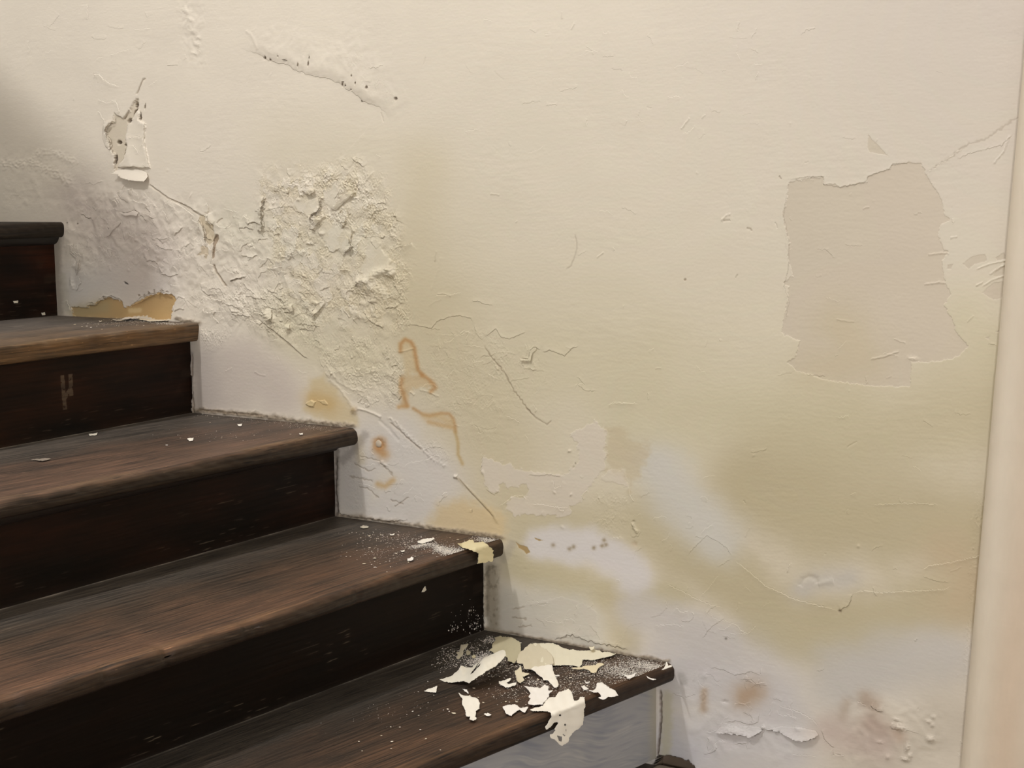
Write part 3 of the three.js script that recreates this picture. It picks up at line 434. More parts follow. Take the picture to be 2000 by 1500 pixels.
// --- meshes: a grid finer where the paint is rough, displaced by the relief; what is finer still goes into a bump map
function grid(a, b, cuts) { const out = [a]; for (const [to, step] of cuts) { const n = Math.max(1, Math.round((to - out[out.length - 1]) / step)), s = out[out.length - 1], d = (to - s) / n; for (let k = 1; k <= n; k++) out.push(s + d * k); } return out; }
const GXS = grid(WX0, WX1, [[0.06, .0022], [SEAM, .00135], [1.35, .0021], [WX1, .0024]]), GYS = grid(WY0, WY1, [[.3, .0021], [.95, .00145], [1.2, .0022], [WY1, .003]]);
const hAt = (x, y) => { const a = clamp((x - WX0) / TX - .5, 0, NX - 1.001), b = clamp((y - WY0) / TX - .5, 0, NY - 1.001), k = Math.floor(a), j = Math.floor(b), s = a - k, t = b - j, i = j * NX + k; return (Hf[i] * (1 - s) + Hf[i + 1] * s) * (1 - t) + (Hf[i + NX] * (1 - s) + Hf[i + NX + 1] * s) * t; };
const gw = GXS.length, gh = GYS.length, GH = new Float32Array(gw * gh);
for (let j = 0; j < gh; j++) for (let k = 0; k < gw; k++) GH[j * gw + k] = hAt(GXS[k], GYS[j]);
const SEAMK = GXS.findIndex(x => Math.abs(x - SEAM) < 1e-6);
const TILES = [{ x0: WX0, x1: SEAM, k0: 0, k1: SEAMK }, { x0: SEAM, x1: WX1, k0: SEAMK, k1: gw - 1 }];
const cellX = new Int32Array(NX), cellY = new Int32Array(NY);
for (let k = 0, c = 0; k < NX; k++) { const x = WX0 + (k + .5) * TX; while (c < gw - 2 && GXS[c + 1] < x) c++; cellX[k] = c; }
for (let j = 0, c = 0; j < NY; j++) { const y = WY0 + (j + .5) * TX; while (c < gh - 2 && GYS[c + 1] < y) c++; cellY[j] = c; }
const wallBack = structure(new THREE.Group()); wallBack.name = 'wall_back'; scene.add(wallBack);
for (const t of TILES) {
  const a = Math.round((t.x0 - WX0) / TX), b = Math.round((t.x1 - WX0) / TX), w = b - a, px = new Uint8Array(w * NY * 4), res = new Float32Array(w * NY);
  for (let j = 0; j < NY; j++) for (let k = a; k < b; k++) {
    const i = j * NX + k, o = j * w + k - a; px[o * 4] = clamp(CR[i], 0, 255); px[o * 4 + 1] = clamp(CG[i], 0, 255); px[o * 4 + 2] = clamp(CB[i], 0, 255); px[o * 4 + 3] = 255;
    const c = cellX[k], r = cellY[j], s = (WX0 + (k + .5) * TX - GXS[c]) / (GXS[c + 1] - GXS[c]), q = (WY0 + (j + .5) * TX - GYS[r]) / (GYS[r + 1] - GYS[r]), g = r * gw + c;
    res[o] = clamp(Hf[i] - ((GH[g] * (1 - s) + GH[g + 1] * s) * (1 - q) + (GH[g + gw] * (1 - s) + GH[g + gw + 1] * s) * q), -.003, .003);
  }
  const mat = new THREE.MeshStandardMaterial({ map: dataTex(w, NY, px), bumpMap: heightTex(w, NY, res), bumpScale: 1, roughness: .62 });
  mat.name = 'damp_wall_paint'; t.mat = mat;
  for (let part = 0; part < 4; part++) {
    const pos = [], nor = [], uv = [], idx = [], seen = new Map();
    const vert = (k, j) => {
      const key = j * gw + k; let n = seen.get(key); if (n !== undefined) return n;
      const kl = Math.max(0, k - 1), kr = Math.min(gw - 1, k + 1), jd = Math.max(0, j - 1), ju = Math.min(gh - 1, j + 1);
      const dx = (GH[j * gw + kr] - GH[j * gw + kl]) / (GXS[kr] - GXS[kl]), dy = (GH[ju * gw + k] - GH[jd * gw + k]) / (GYS[ju] - GYS[jd]), l = Math.hypot(dx, dy, 1);
      n = pos.length / 3; seen.set(key, n); pos.push(GXS[k], GYS[j], GH[key]); nor.push(-dx / l, -dy / l, 1 / l); uv.push((GXS[k] - t.x0) / (t.x1 - t.x0), (GYS[j] - WY0) / (WY1 - WY0)); return n;
    };
    for (let j = 0; j < gh - 1; j++) for (let k = t.k0; k < t.k1; k++) {
      const ci = Math.min(NY - 1, Math.floor(((GYS[j] + GYS[j + 1]) / 2 - WY0) / TX)) * NX + Math.min(NX - 1, Math.floor(((GXS[k] + GXS[k + 1]) / 2 - WX0) / TX));
      if (PART[ci] !== part) continue;
      const p = vert(k, j), q = vert(k + 1, j), r = vert(k + 1, j + 1), s = vert(k, j + 1); idx.push(p, q, r, p, r, s);
    }
    if (!idx.length) continue;
    const g = new THREE.BufferGeometry();
    g.setAttribute('position', new THREE.BufferAttribute(new Float32Array(pos), 3)); g.setAttribute('normal', new THREE.BufferAttribute(new Float32Array(nor), 3)); g.setAttribute('uv', new THREE.BufferAttribute(new Float32Array(uv), 2)); g.setIndex(new THREE.BufferAttribute(new Uint32Array(idx), 1));
    const m = mesh(['plaster_face', 'bare_patch', 'bare_patch', 'crumbling_paint'][part], g, mat, wallBack);
    m.userData.label = ['cream paint darkened by damp', 'bare beige patch where a coat of paint has come away', 'bare orange plaster above the step', 'crumbling salt-blown paint'][part];
  }
}

// --- flakes of paint that stand off the wall, hinged along one side
function wallFlake(P, lift, { step = 2.6, thick = .0008, rag = 1.2, seed = 1 } = {}) {
  const place = (u, v) => { const p = onWall(u, v); p.z = hAt(p.x, p.y); return p; };
  const { g, C } = flakeGeo([P], place, { lift: (u, v) => .0003 + lift(u, v), normal: () => new THREE.Vector3(0, 0, 1), thick, step, rag, seed });
  const t = TILES[C.x < SEAM ? 0 : 1], p = g.attributes.position, uv = []; for (let i = 0; i < p.count; i++) uv.push((p.getX(i) + C.x - t.x0) / (t.x1 - t.x0), (p.getY(i) + C.y - WY0) / (WY1 - WY0));
  g.setAttribute('uv', new THREE.Float32BufferAttribute(uv, 2)); const m = mesh('lifted_paint_flake', g, t.mat, wallBack); m.position.copy(C);
}

{ // the rusty screw head under its dab of paint
  const g = new THREE.SphereGeometry(.0062, 24, 12, 0, 6.2832, 0, Math.PI / 2); g.rotateX(Math.PI / 2); g.scale(1, 1, .28);
  const p = onWall(739.5, 866.5), m = new THREE.MeshStandardMaterial({ color: new THREE.Color('#c2b096'), roughness: .6 }); m.name = 'painted_screw';
  const s = mesh('screw_head', g, m, wallBack); s.position.set(p.x, p.y, hAt(p.x, p.y) - .0012); s.userData.label = 'paint-covered screw head with a rust ring';
}
// ------------------------------------------------------------------ stairs
const staircase = new THREE.Group(); staircase.name = numbered('staircase'); scene.add(staircase);
tag(staircase, 'worn dark wooden staircase climbing to the left along the damp wall', 'stairs');
const put = (a, o, c, k) => { for (let n = 0; n < 3; n++) a[o + n] += (c[n] - a[o + n]) * k; };
// tread texture: z along the board, s from the back of the board over the nosing to its underside
function treadMat(k, L, top, opt) {
  const w = k < 3 ? 2048 : 1024, h = k < 3 ? 640 : 448, px = new Uint8Array(w * h * 4), hh = new Float32Array(w * h), c = [0, 0, 0], r = k * 13.7;
  for (let j = 0; j < h; j++) for (let i = 0; i < w; i++) {
    const z = i / w * STAIR_W, s = (j + .5) / h * L, q = s / top, up = STEP[k + 1], sr = .03 + (up ? z * (up.rskew - .25 * STEP[k].skew) : 0), qs = clamp((s - sr) / (top - sr));               // q = 1 at the front arris
    const wav = .006 * perlin(z / .3 + r, s / .1), g1 = perlin(z / .16 + r, (s + wav) / .0042), g2 = perlin(z / .05 + r, (s + wav) / .0016 + 9), g3 = fbm(z / .12 + r, s / .05, 3);
    const cut = Math.max(0, perlin(z / .045 + 5 + r, (s + wav) / .0021 + 40) - .42) * sstep(-.2, .3, perlin(z / .2 + r, s / .06 + 2));
    c[0] = opt.mid[0]; c[1] = opt.mid[1]; c[2] = opt.mid[2];
    put(c, 0, opt.worn, sstep(.42, .95, q + .22 * g3) * (1 - sstep(1.0, 1.05, q)));
    put(c, 0, opt.dust, .9 * (1 - sstep(opt.dustTo * .35, opt.dustTo, qs + .16 * g3)));
    { const e = s - sr; put(c, 0, [opt.dust[0] + 84, opt.dust[1] + 80, opt.dust[2] + 74], e > -.002 ? (.9 * Math.exp(-Math.pow(e / .005, 2)) + .2 * Math.exp(-Math.max(0, e) / .02)) * (.75 + .5 * perlin(z / .06 + r, 4)) : 0); }
    put(c, 0, opt.nose, sstep(.985, 1.03, q + .02 * perlin(z / .04 + r, 3)) * (.75 + .25 * g3));
    put(c, 0, opt.arris, .8 * Math.exp(-Math.pow((q - .985) / (.022 + .014 * perlin(z / .07 + r, 7)), 2)) * sstep(-.5, .4, perlin(z / .13 + r, 1.5)));
    put(c, 0, [opt.dust[0], opt.dust[1] - 4, opt.dust[2] - 8], .55 * Math.exp(-z / .05) * (1 - sstep(1, 1.03, q)));   // grime against the wall
    const vein = Math.max(0, perlin(z / .22 + r + 8, (s + wav) / .0026 + 15) - .1), pale = Math.max(0, perlin(z / .03 + r, (s + wav) / .0013 + 55) - .45) * sstep(-.1, .4, perlin(z / .15 + r + 3, s / .05 + 8));
    const f = 1 + .2 * g1 + .16 * g2 + .24 * g3 - 1.5 * cut - .55 * vein + 1.3 * pale;
    const fleck = perlin(z / .012 + r, s / .0022 + 70) > .78 ? 1.35 : 1, o = (j * w + i) * 4;
    for (let n = 0; n < 3; n++) px[o + n] = clamp(c[n] * f * fleck, 4, 255);
    px[o + 3] = 255; hh[j * w + i] = .00016 * g1 + .0001 * g2 - .0009 * cut;
  }
  const m = new THREE.MeshPhysicalMaterial({ map: dataTex(w, h, px), bumpMap: heightTex(w, h, hh), bumpScale: 1, roughness: opt.rough, specularIntensity: .55 }); m.name = 'worn_tread_wood'; return m;
}
function riserMat(k, opt) {
  const y0 = k ? STEP[k - 1].y - .002 : 0;
  const w = 1024, h = 192, H = .2, px = new Uint8Array(w * h * 4), hh = new Float32Array(w * h), c = [0, 0, 0], r = k * 7.3;
  for (let j = 0; j < h; j++) for (let i = 0; i < w; i++) {
    const z = i / w * STAIR_W, y = j / h * H, g1 = perlin(z / .2 + r, y / .006), g2 = perlin(z / .05 + r, y / .0022), g3 = fbm(z / .2 + r, y / .07, 3), o = (j * w + i) * 4;
    c[0] = opt.base[0]; c[1] = opt.base[1]; c[2] = opt.base[2];
    if (opt.paint) {                                                  // grey-blue brushed paint
      const sw = y + .016 * Math.sin(z * 9 + 1) - .12 * z + .012 * perlin(z / .1, y / .05), b1 = perlin(z / .09 + 3, sw / .0055), b2 = perlin(z / .03, sw / .0022 + 8), b3 = fbm(z / .11, y / .06, 3);
      put(c, 0, [130, 133, 140], clamp(.55 * b1 + .8 * b3)); put(c, 0, [188, 183, 174], clamp(.6 * b2 + .6 * perlin(z / .14, sw / .014 + 6) - .1)); put(c, 0, [178, 170, 152], sstep(.03, .0, z));
      for (let n = 0; n < 3; n++) px[o + n] = clamp(c[n], 0, 255); px[o + 3] = 255; hh[j * w + i] = .00012 * b1 + .00008 * b2; continue;
    }
    put(c, 0, opt.red, clamp(.5 + .9 * g3 + .4 * (y / H - .5)));
    const scuff = sstep(.5, .68, perlin(z / .042 + r, y / .0026 + 20)) * sstep(.08, .5, perlin(z / .16 + r + 3, y / .045)) * (1 - .6 * sstep(.05, .12, y));
    put(c, 0, [104, 94, 76], .8 * scuff * opt.scuff); put(c, 0, [70, 66, 58], .5 * Math.exp(-y / .004));
    put(c, 0, [62, 54, 42], .5 * sstep(.15, .5, perlin(z / .02 + 6, y / .03)) * Math.exp(-z / .03));
    if (opt.mark) { const a = (.317 - z) / .014, b = (y - (.548 - y0)) / .03, leg = Math.min(Math.abs(a + .62 + .12 * b), Math.abs(a - .62)), on = Math.abs(b) < 1 && (leg < .33 && !(b < -.25 && a > .3) || (Math.abs(b + .1 - .5 * a) < .2 && Math.abs(a) < .6)); if (on && fbm(z / .006, y / .006, 2) > -.28) put(c, 0, [92, 78, 62], .75); }
    const f = 1 + .22 * g1 + .14 * g2; for (let n = 0; n < 3; n++) px[o + n] = clamp(c[n] * f, 3, 255); px[o + 3] = 255; hh[j * w + i] = .00012 * g1 + .00008 * g2;
  }
  const m = new THREE.MeshPhysicalMaterial({ map: dataTex(w, h, px), bumpMap: heightTex(w, h, hh), bumpScale: 1, roughness: opt.paint ? .6 : .55, specularIntensity: opt.paint ? .6 : .25 }); m.name = opt.paint ? 'grey_brushed_paint' : 'dark_stained_wood'; return m;
}
const WOOD = [
  { mid: [58, 46, 36], worn: [78, 56, 40], dust: [64, 58, 50], dustTo: .5, seam: .12, nose: [46, 33, 22], arris: [96, 68, 44], rough: .55 },
  { mid: [70, 57, 45], worn: [88, 63, 46], dust: [76, 69, 60], dustTo: .5, seam: .12, nose: [48, 36, 25], arris: [112, 82, 56], rough: .5 },
  { mid: [76, 61, 50], worn: [94, 70, 54], dust: [82, 75, 66], dustTo: .55, seam: .12, nose: [46, 36, 25], arris: [122, 94, 66], rough: .52 },
  { mid: [98, 86, 74], worn: [106, 86, 66], dust: [98, 90, 81], dustTo: .9, seam: .12, nose: [104, 74, 42], arris: [108, 84, 56], rough: .55 },
  { mid: [44, 36, 27], worn: [44, 34, 24], dust: [60, 54, 46], dustTo: .5, seam: .1, nose: [42, 33, 22], arris: [50, 40, 28], rough: .7 },
  { mid: [60, 50, 42], worn: [76, 60, 48], dust: [80, 74, 66], dustTo: .5, seam: .1, nose: [54, 44, 34], arris: [76, 60, 44], rough: .5 },
];
function treadGeo(k) {
  const st = STEP[k], up = STEP[k + 1], D = up ? st.x - up.rx + .03 : .4, r = k === 3 ? .006 : .011, th = k === 3 ? .034 : THICK, ov = st.x - st.rx + .006, P = [];
  const nTop = 14; for (let i = 0; i < nTop; i++) P.push([-D + (D - r) * i / nTop, 0]);
  for (let i = 0; i <= 6; i++) { const a = Math.PI / 2 * (1 - i / 6); P.push([-r + r * Math.cos(a), -r + r * Math.sin(a)]); }
  for (let i = 1; i < 4; i++) P.push([(k === 3 ? -.004 : 0) * i / 4, -r - (th - 2 * r) * i / 4]);
  for (let i = 0; i <= 6; i++) { const a = -Math.PI / 2 * i / 6; P.push([-r + r * Math.cos(a) - (k === 3 ? .004 : 0), -th + r + r * Math.sin(a)]); }
  P.push([-ov, -th]);
  const S = [0]; for (let i = 1; i < P.length; i++) S.push(S[i - 1] + Math.hypot(P[i][0] - P[i - 1][0], P[i][1] - P[i - 1][1]));
  const L = S[S.length - 1], top = D - r * .5, nz = 220, pos = [], uv = [], idx = [], m = P.length;
  for (let j = 0; j <= nz; j++) {
    const z = -.003 + (STAIR_W + .003) * Math.pow(j / nz, 1.15);
    for (let i = 0; i < m; i++) {
      const near = sstep(.05, .0, Math.abs(S[i] - D)), w = near * (.0016 * perlin(z / .05 + k * 9, S[i] / .02) + .0011 * perlin(z / .016 + k * 5, S[i] / .008)), dip = P[i][1] > -.012 ? -.0025 * Math.exp(-Math.pow((z - .6) / .3, 2)) * sstep(.35, 1, S[i] / D) : 0;
      const bite = k === 1 ? -.004 * near * sstep(.25, .6, perlin(z / .022 + 4, 2.5)) * sstep(.2, .35, z) : 0;
      pos.push(st.x + st.skew * z * clamp(1 + P[i][0] / D * .8, 0, 1) + P[i][0] + w + bite, st.y + P[i][1] + .5 * w + dip + .5 * bite * (P[i][1] > -.012 ? 1 : 0), z); uv.push(z / STAIR_W, S[i] / L);
    }
  }
  for (let j = 0; j < nz; j++) for (let i = 0; i + 1 < m; i++) { const a = j * m + i, b = a + 1, c = a + m, d = c + 1; idx.push(a, c, b, b, c, d); }
  // underside and ends
  const base = pos.length / 3, x0 = st.x - D;
  for (const j of [0, nz]) { const z = pos[(j * m) * 3 + 2]; pos.push(x0 + 0, st.y - th, z); uv.push(z / STAIR_W, 0); }
  const a0 = m - 1, a1 = nz * m + m - 1; idx.push(a0, a1, base, base, a1, base + 1, 0, base, nz * m, base, base + 1, nz * m);
  for (let i = 0; i + 1 < m; i++) idx.push(base + 1, nz * m + i + 1, nz * m + i);
  const g = new THREE.BufferGeometry(); g.setAttribute('position', new THREE.Float32BufferAttribute(pos, 3)); g.setAttribute('uv', new THREE.Float32BufferAttribute(uv, 2)); g.setIndex(idx); g.computeVertexNormals();
  return { g, L, top };
}
const TREAD_LABEL = ['lowest tread strewn with paint flakes', 'tread with dust and one hanging flake', 'tread with a worn brown front', 'tread with a pale bare wood nosing', 'top tread seen edge on', null];
for (let k = 0; k < STEP.length; k++) {
  const st = STEP[k], { g, L, top } = treadGeo(k), t = mesh('tread', g, treadMat(k, L, top, WOOD[k]), staircase); if (TREAD_LABEL[k]) t.userData.label = TREAD_LABEL[k];
  const y0 = k ? STEP[k - 1].y - .002 : 0, y1 = st.y - (k === 3 ? .034 : THICK) + .001, nz = 60, ny = 6, pos = [], uv = [], idx = [];
  for (const [off, flip] of [[0, 0], [-.02, 1]]) { const b = pos.length / 3; for (let j = 0; j <= nz; j++) for (let i = 0; i <= ny; i++) { const z = -.001 + (STAIR_W - .01) * j / nz, y = lerp(y0, y1, i / ny); pos.push(st.rx + st.rskew * z + off + (flip ? 0 : .0006 * perlin(z / .2 + k, y / .1)), y, z); uv.push(z / STAIR_W, (y - y0) / .2); if (j < nz && i < ny) { const a = b + j * (ny + 1) + i, c = a + ny + 1; flip ? idx.push(a, c, a + 1, a + 1, c, c + 1) : idx.push(a, a + 1, c, a + 1, c + 1, c); } } }
  const gg = new THREE.BufferGeometry(); gg.setAttribute('position', new THREE.Float32BufferAttribute(pos, 3)); gg.setAttribute('uv', new THREE.Float32BufferAttribute(uv, 2)); gg.setIndex(idx); gg.computeVertexNormals();
  const opt = k === 0 ? { base: [166, 163, 160], paint: 1 } : { base: [17, 11, 6], red: [[0, 0, 0], [22, 10, 3], [40, 19, 8], [46, 23, 9], [54, 26, 12], [36, 18, 9]][k], scuff: [0, 1.2, .9, .5, .6, .5][k], mark: k === 3 };
  const rm = riserMat(k, opt), rr = mesh('riser', gg, rm, staircase); if (k === 0) rr.userData.label = 'riser brushed with grey-blue paint'; if (k === 3) rr.userData.label = 'dark riser with an H-shaped scuff';
  if (k === 2 || k === 4) {                                           // a small cove under the nosing
    const sh = new THREE.Shape(); sh.moveTo(0, 0); sh.lineTo(.016, 0); sh.quadraticCurveTo(.013, -.012, 0, -.015); sh.closePath();
    const cg = new THREE.ExtrudeGeometry(sh, { depth: STAIR_W - .02, bevelEnabled: false, curveSegments: 6, steps: 20 }); { const p = cg.attributes.position; for (let i = 0; i < p.count; i++) p.setXYZ(i, p.getX(i) + st.rx + st.rskew * p.getZ(i) - .0005, p.getY(i) + y1 - .0005, p.getZ(i)); }
    const um = new THREE.MeshStandardMaterial({ color: new THREE.Color(k === 4 ? '#1e1710' : '#22180f'), roughness: .55 }); um.name = 'dark_moulding_wood'; cg.computeVertexNormals(); mesh('cove_moulding', cg, um, staircase);
  }
}
{ // the closed side of the stairs away from the wall
  const sh = new THREE.Shape(); sh.moveTo(STEP[0].rx - .02, 0); for (let k = 0; k < STEP.length; k++) { const a = STEP[k], x = a.rx + a.rskew * STAIR_W - .021; sh.lineTo(x, k ? STEP[k - 1].y - THICK : 0); sh.lineTo(x, a.y - THICK - .001); } sh.lineTo(-.72, STEP[5].y - THICK - .001); sh.lineTo(-.72, 0); sh.closePath();
  const m = new THREE.MeshStandardMaterial({ color: new THREE.Color('#3a2a20'), roughness: .5 }); m.name = 'dark_stringer_wood';
  const sg = new THREE.ExtrudeGeometry(sh, { depth: .025, bevelEnabled: false }); sg.translate(0, 0, STAIR_W - .035); mesh('stringer', sg, m, staircase);
}
// ------------------------------------------------------------------ paint flakes: every chip is cut from its own outline
function delaunay(P) {
  const n = P.length, pts = P.map((p, i) => [p[0] + 1e-4 * Math.sin(i * 12.9), p[1] + 1e-4 * Math.cos(i * 7.7)]); let cx = 0, cy = 0; for (const p of pts) { cx += p[0] / n; cy += p[1] / n; }
  const B = 1e5; pts.push([cx - B, cy - B], [cx + B, cy - B], [cx, cy + B]);
  const circ = (a, b, c) => { const [ax, ay] = pts[a], bx = pts[b][0] - ax, by = pts[b][1] - ay, ex = pts[c][0] - ax, ey = pts[c][1] - ay, d = 2 * (bx * ey - by * ex) || 1e-12, ux = (ey * (bx * bx + by * by) - by * (ex * ex + ey * ey)) / d, uy = (bx * (ex * ex + ey * ey) - ex * (bx * bx + by * by)) / d; return [a, b, c, ax + ux, ay + uy, ux * ux + uy * uy]; };
  let T = [circ(n, n + 1, n + 2)];
  for (let i = 0; i < n; i++) {
    const [x, y] = pts[i], E = new Map(), K = [];
    for (const t of T) { if ((x - t[3]) ** 2 + (y - t[4]) ** 2 < t[5]) for (const [a, b] of [[t[0], t[1]], [t[1], t[2]], [t[2], t[0]]]) { const k = a < b ? a * 4096 + b : b * 4096 + a; E.has(k) ? E.set(k, null) : E.set(k, [a, b]); } else K.push(t); }
    T = K; for (const e of E.values()) if (e) T.push(circ(e[0], e[1], i));
  }
  return T.filter(t => t[0] < n && t[1] < n && t[2] < n).map(t => [t[0], t[1], t[2]]);
}
// outline(s) in photo units; place(u, v) gives the point of the surface under it; lift(u, v) metres off it along normal(u, v)
function flakeGeo(loops, place, { lift = () => 0, thick = .0007, step = 3.2, rag = 1.1, seed = 1, normal = null } = {}) {
  const rnd = rng(seed), pts = [], outer = loops[0];
  const dense = loops.map((P, li) => { const Q = []; for (let i = 0; i < P.length; i++) { const a = P[i], b = P[(i + 1) % P.length], n = Math.max(1, Math.round(Math.hypot(b[0] - a[0], b[1] - a[1]) / (step * .6))); for (let k = 0; k < n; k++) { const t = k / n, j = li ? .3 : rag; Q.push([a[0] + (b[0] - a[0]) * t + j * (rnd() - .5), a[1] + (b[1] - a[1]) * t + j * (rnd() - .5)]); } } return Q; });
  for (const Q of dense) for (const p of Q) pts.push(p);
  const inside = (x, y) => polyDist(dense[0], x, y) < 0 && !dense.slice(1).some(h => polyDist(h, x, y) < 0);
  const xs = outer.map(p => p[0]), ys = outer.map(p => p[1]);
  for (let y = Math.min(...ys); y < Math.max(...ys); y += step) for (let x = Math.min(...xs); x < Math.max(...xs); x += step) { const q = [x + (rnd() - .5), y + (rnd() - .5)]; if (inside(...q) && dense.every(d => Math.abs(polyDist(d, ...q)) > step * .5)) pts.push(q); }
  const T = delaunay(pts).filter(t => inside((pts[t[0]][0] + pts[t[1]][0] + pts[t[2]][0]) / 3, (pts[t[0]][1] + pts[t[1]][1] + pts[t[2]][1]) / 3));
  const top = pts.map(([u, v]) => { const p = place(u, v), n = normal === 'surface' ? new THREE.Vector3().crossVectors(place(u, v + 1).sub(p), place(u + 1, v).sub(p)).normalize() : normal ? normal(u, v) : new THREE.Vector3(0, 1, 0); if (normal === 'surface' && n.dot(EYE.clone().sub(p)) < 0) n.negate(); return { p: p.addScaledVector(n, lift(u, v) + thick), n }; });
  const C = new THREE.Vector3(); top.forEach(t => C.addScaledVector(t.p, 1 / top.length)); 
  const pos = [], idx = [], N = pts.length; for (const s of [0, -thick]) for (const t of top) { const q = t.p.clone().addScaledVector(t.n, s).sub(C); pos.push(q.x, q.y, q.z); }
  const n0 = new THREE.Vector3(), e1 = new THREE.Vector3(), e2 = new THREE.Vector3(), edges = new Map();
  for (const t of T) {
    let [a, b, c] = t; n0.crossVectors(e1.subVectors(top[b].p, top[a].p), e2.subVectors(top[c].p, top[a].p)); if (n0.dot(top[a].n) < 0) [b, c] = [c, b];
    idx.push(a, b, c, N + a, N + c, N + b); for (const [x, y] of [[a, b], [b, c], [c, a]]) { const k = Math.min(x, y) * 4096 + Math.max(x, y); edges.has(k) ? edges.set(k, null) : edges.set(k, [x, y]); }
  }
  for (const e of edges.values()) if (e) idx.push(e[1], e[0], N + e[0], e[1], N + e[0], N + e[1]);
  let low = 1e9; for (let i = 1; i < pos.length; i += 3) low = Math.min(low, pos[i]); for (let i = 1; i < pos.length; i += 3) pos[i] -= low; C.y += low;
  const g = new THREE.BufferGeometry(); g.setAttribute('position', new THREE.Float32BufferAttribute(pos, 3)); g.setIndex(idx); g.computeVertexNormals(); return { g, C };
}
const chipMats = new Map();
function chipMat(hex, rough = .6) { const k = hex + rough; if (!chipMats.has(k)) { const m = new THREE.MeshStandardMaterial({ color: new THREE.Color(hex), roughness: rough }); m.name = 'loose_paint'; chipMats.set(k, m); } return chipMats.get(k); }
const onTread = (k, dy = 0) => (u, v) => onLevel(u, v, STEP[k].y + dy);
// a tread top that turns down over the nosing and hangs in front of the riser
const overNose = (k, drop, bow = .012) => (u, v) => {
  const st = STEP[k], p = onLevel(u, v, st.y), nx = st.x + st.skew * p.z - .004; if (p.x <= nx) return p;
  const d = ray(u, v), den = d.x - st.skew * d.z, t = (st.x - EYE.x + st.skew * EYE.z + bow * .35) / den, q = EYE.clone().addScaledVector(d, t), k2 = sstep(0, .02, p.x - nx); return p.lerp(q, k2);
};
let flakeSeed = 50;
function flake(loops, k, hex, label, { curl = .0015, place, group, lift, rag, thick, name = 'paint_flake', category = 'paint flake', dy = .0004, step, normal } = {}) {
  const seed = flakeSeed++, L = loops[0], cx = L.reduce((s, p) => s + p[0], 0) / L.length, cy = L.reduce((s, p) => s + p[1], 0) / L.length, R = Math.max(...L.map(p => Math.hypot(p[0] - cx, p[1] - cy)));
  const lf = lift || ((u, v) => { const d = Math.hypot(u - cx, v - cy) / R; return dy + curl * (d * d * (.5 + .5 * perlin(u / 17 + seed, v / 13)) + .25 * perlin(u / 9 + seed, v / 7)) + curl * .3; });
  const { g, C } = flakeGeo(loops, place || onTread(k), { lift: lf, seed, rag, thick, step, normal });
  const m = mesh(name, g, chipMat(hex), null); m.position.copy(C); tag(m, label, category, group || `paint flakes on the ${['lowest', 'second', 'third', 'fourth', 'fifth'][k]} step`); return m;
}
const C1 = (s) => path(s, 840, 1220, 6.25), C2 = (s) => path(s, 1060, 1220, 7.143), C3 = (s) => path(s, 700, 1020, 6.667);
const CREAM = '#f8efdc', PALE = '#f8f0e2', SAND = '#dacdae', DULL = '#c4b894';  // duller tans towards the back corner of the step
const SHEET = 'tan sheet of paint lying ';
flake([C1('760,250 800,215 790,180 850,165 1000,180 1060,210 1105,260 1110,370 1060,460 1030,500 960,480 940,420 850,370 780,370 715,345 760,310')], 0, DULL, 'olive-tan sheet of paint in the back corner of the lowest step', { curl: .004 });
flake([C1('1100,370 1180,300 1220,270 1330,260 1360,310 1420,340 1490,410 1510,520 1300,550 1230,590 1150,570 1130,510 1060,500 1060,450')], 0, SAND, 'broad tan sheet of paint in the middle of the pile, with a crease', { curl: .004, dy: .002 });
flake([C2('-140,300 20,288 150,280 215,310 260,340 370,365 450,375 540,385 640,385 720,365 790,380 830,415 905,405 1025,440 960,462 930,470 850,485 800,505 720,520 640,505 555,505 545,575 510,610 400,588 300,585 130,592 -50,600 0,470 -60,400')], 0, '#e9dfc2', 'long cream sheet of paint running beside the wall on the lowest step', { curl: .004 });
{ // the big curled sheet: its right half rolled up off the step
  const P = C1('120,675 270,640 350,580 380,545 470,555 520,590 530,520 580,490 680,460 790,480 880,490 920,530 930,590 860,660 760,730 640,790 480,805 430,770 420,745 250,725 170,705');
  const tear = C1('492,712 530,672 575,628 612,603 630,606 604,640 566,666 622,654 608,684 560,704 520,716');
  flake([P, tear], 0, '#ece3cd', 'largest curled sheet, rolled up like a leaf at the left of the pile', { lift: (u, v) => { const a = (u - 840) * 6.25, b = (v - 1220) * 6.25, t = ((b - 700) * .82 + (a - 600) * .38) / 150; return .001 + .026 * sstep(330, 700, a) * Math.max(0, 1 - Math.pow((t - .1) / 1.3, 2)) + .004 * Math.max(0, 1 - Math.abs(a - 380) / 160) + .0012 * perlin(a / 60, b / 60); }, step: 2.6, thick: .0006 });
}
flake([C1('1230,590 1300,550 1490,520 1500,590 1570,760 1560,800 1510,790 1470,740 1430,700 1390,700 1330,650')], 0, CREAM, 'triangular white flake pointing down from the tan sheets', { curl: .006, dy: .001 });
flake([C1('1150,790 1250,785 1340,800 1400,755 1450,780 1440,830 1500,840 1450,870 1450,900 1420,940 1370,1000 1200,1005 1195,980 1230,930 1200,900 1230,860 1200,830')], 0, PALE, 'star-shaped white flake just left of the hanging flake', { curl: .004 });
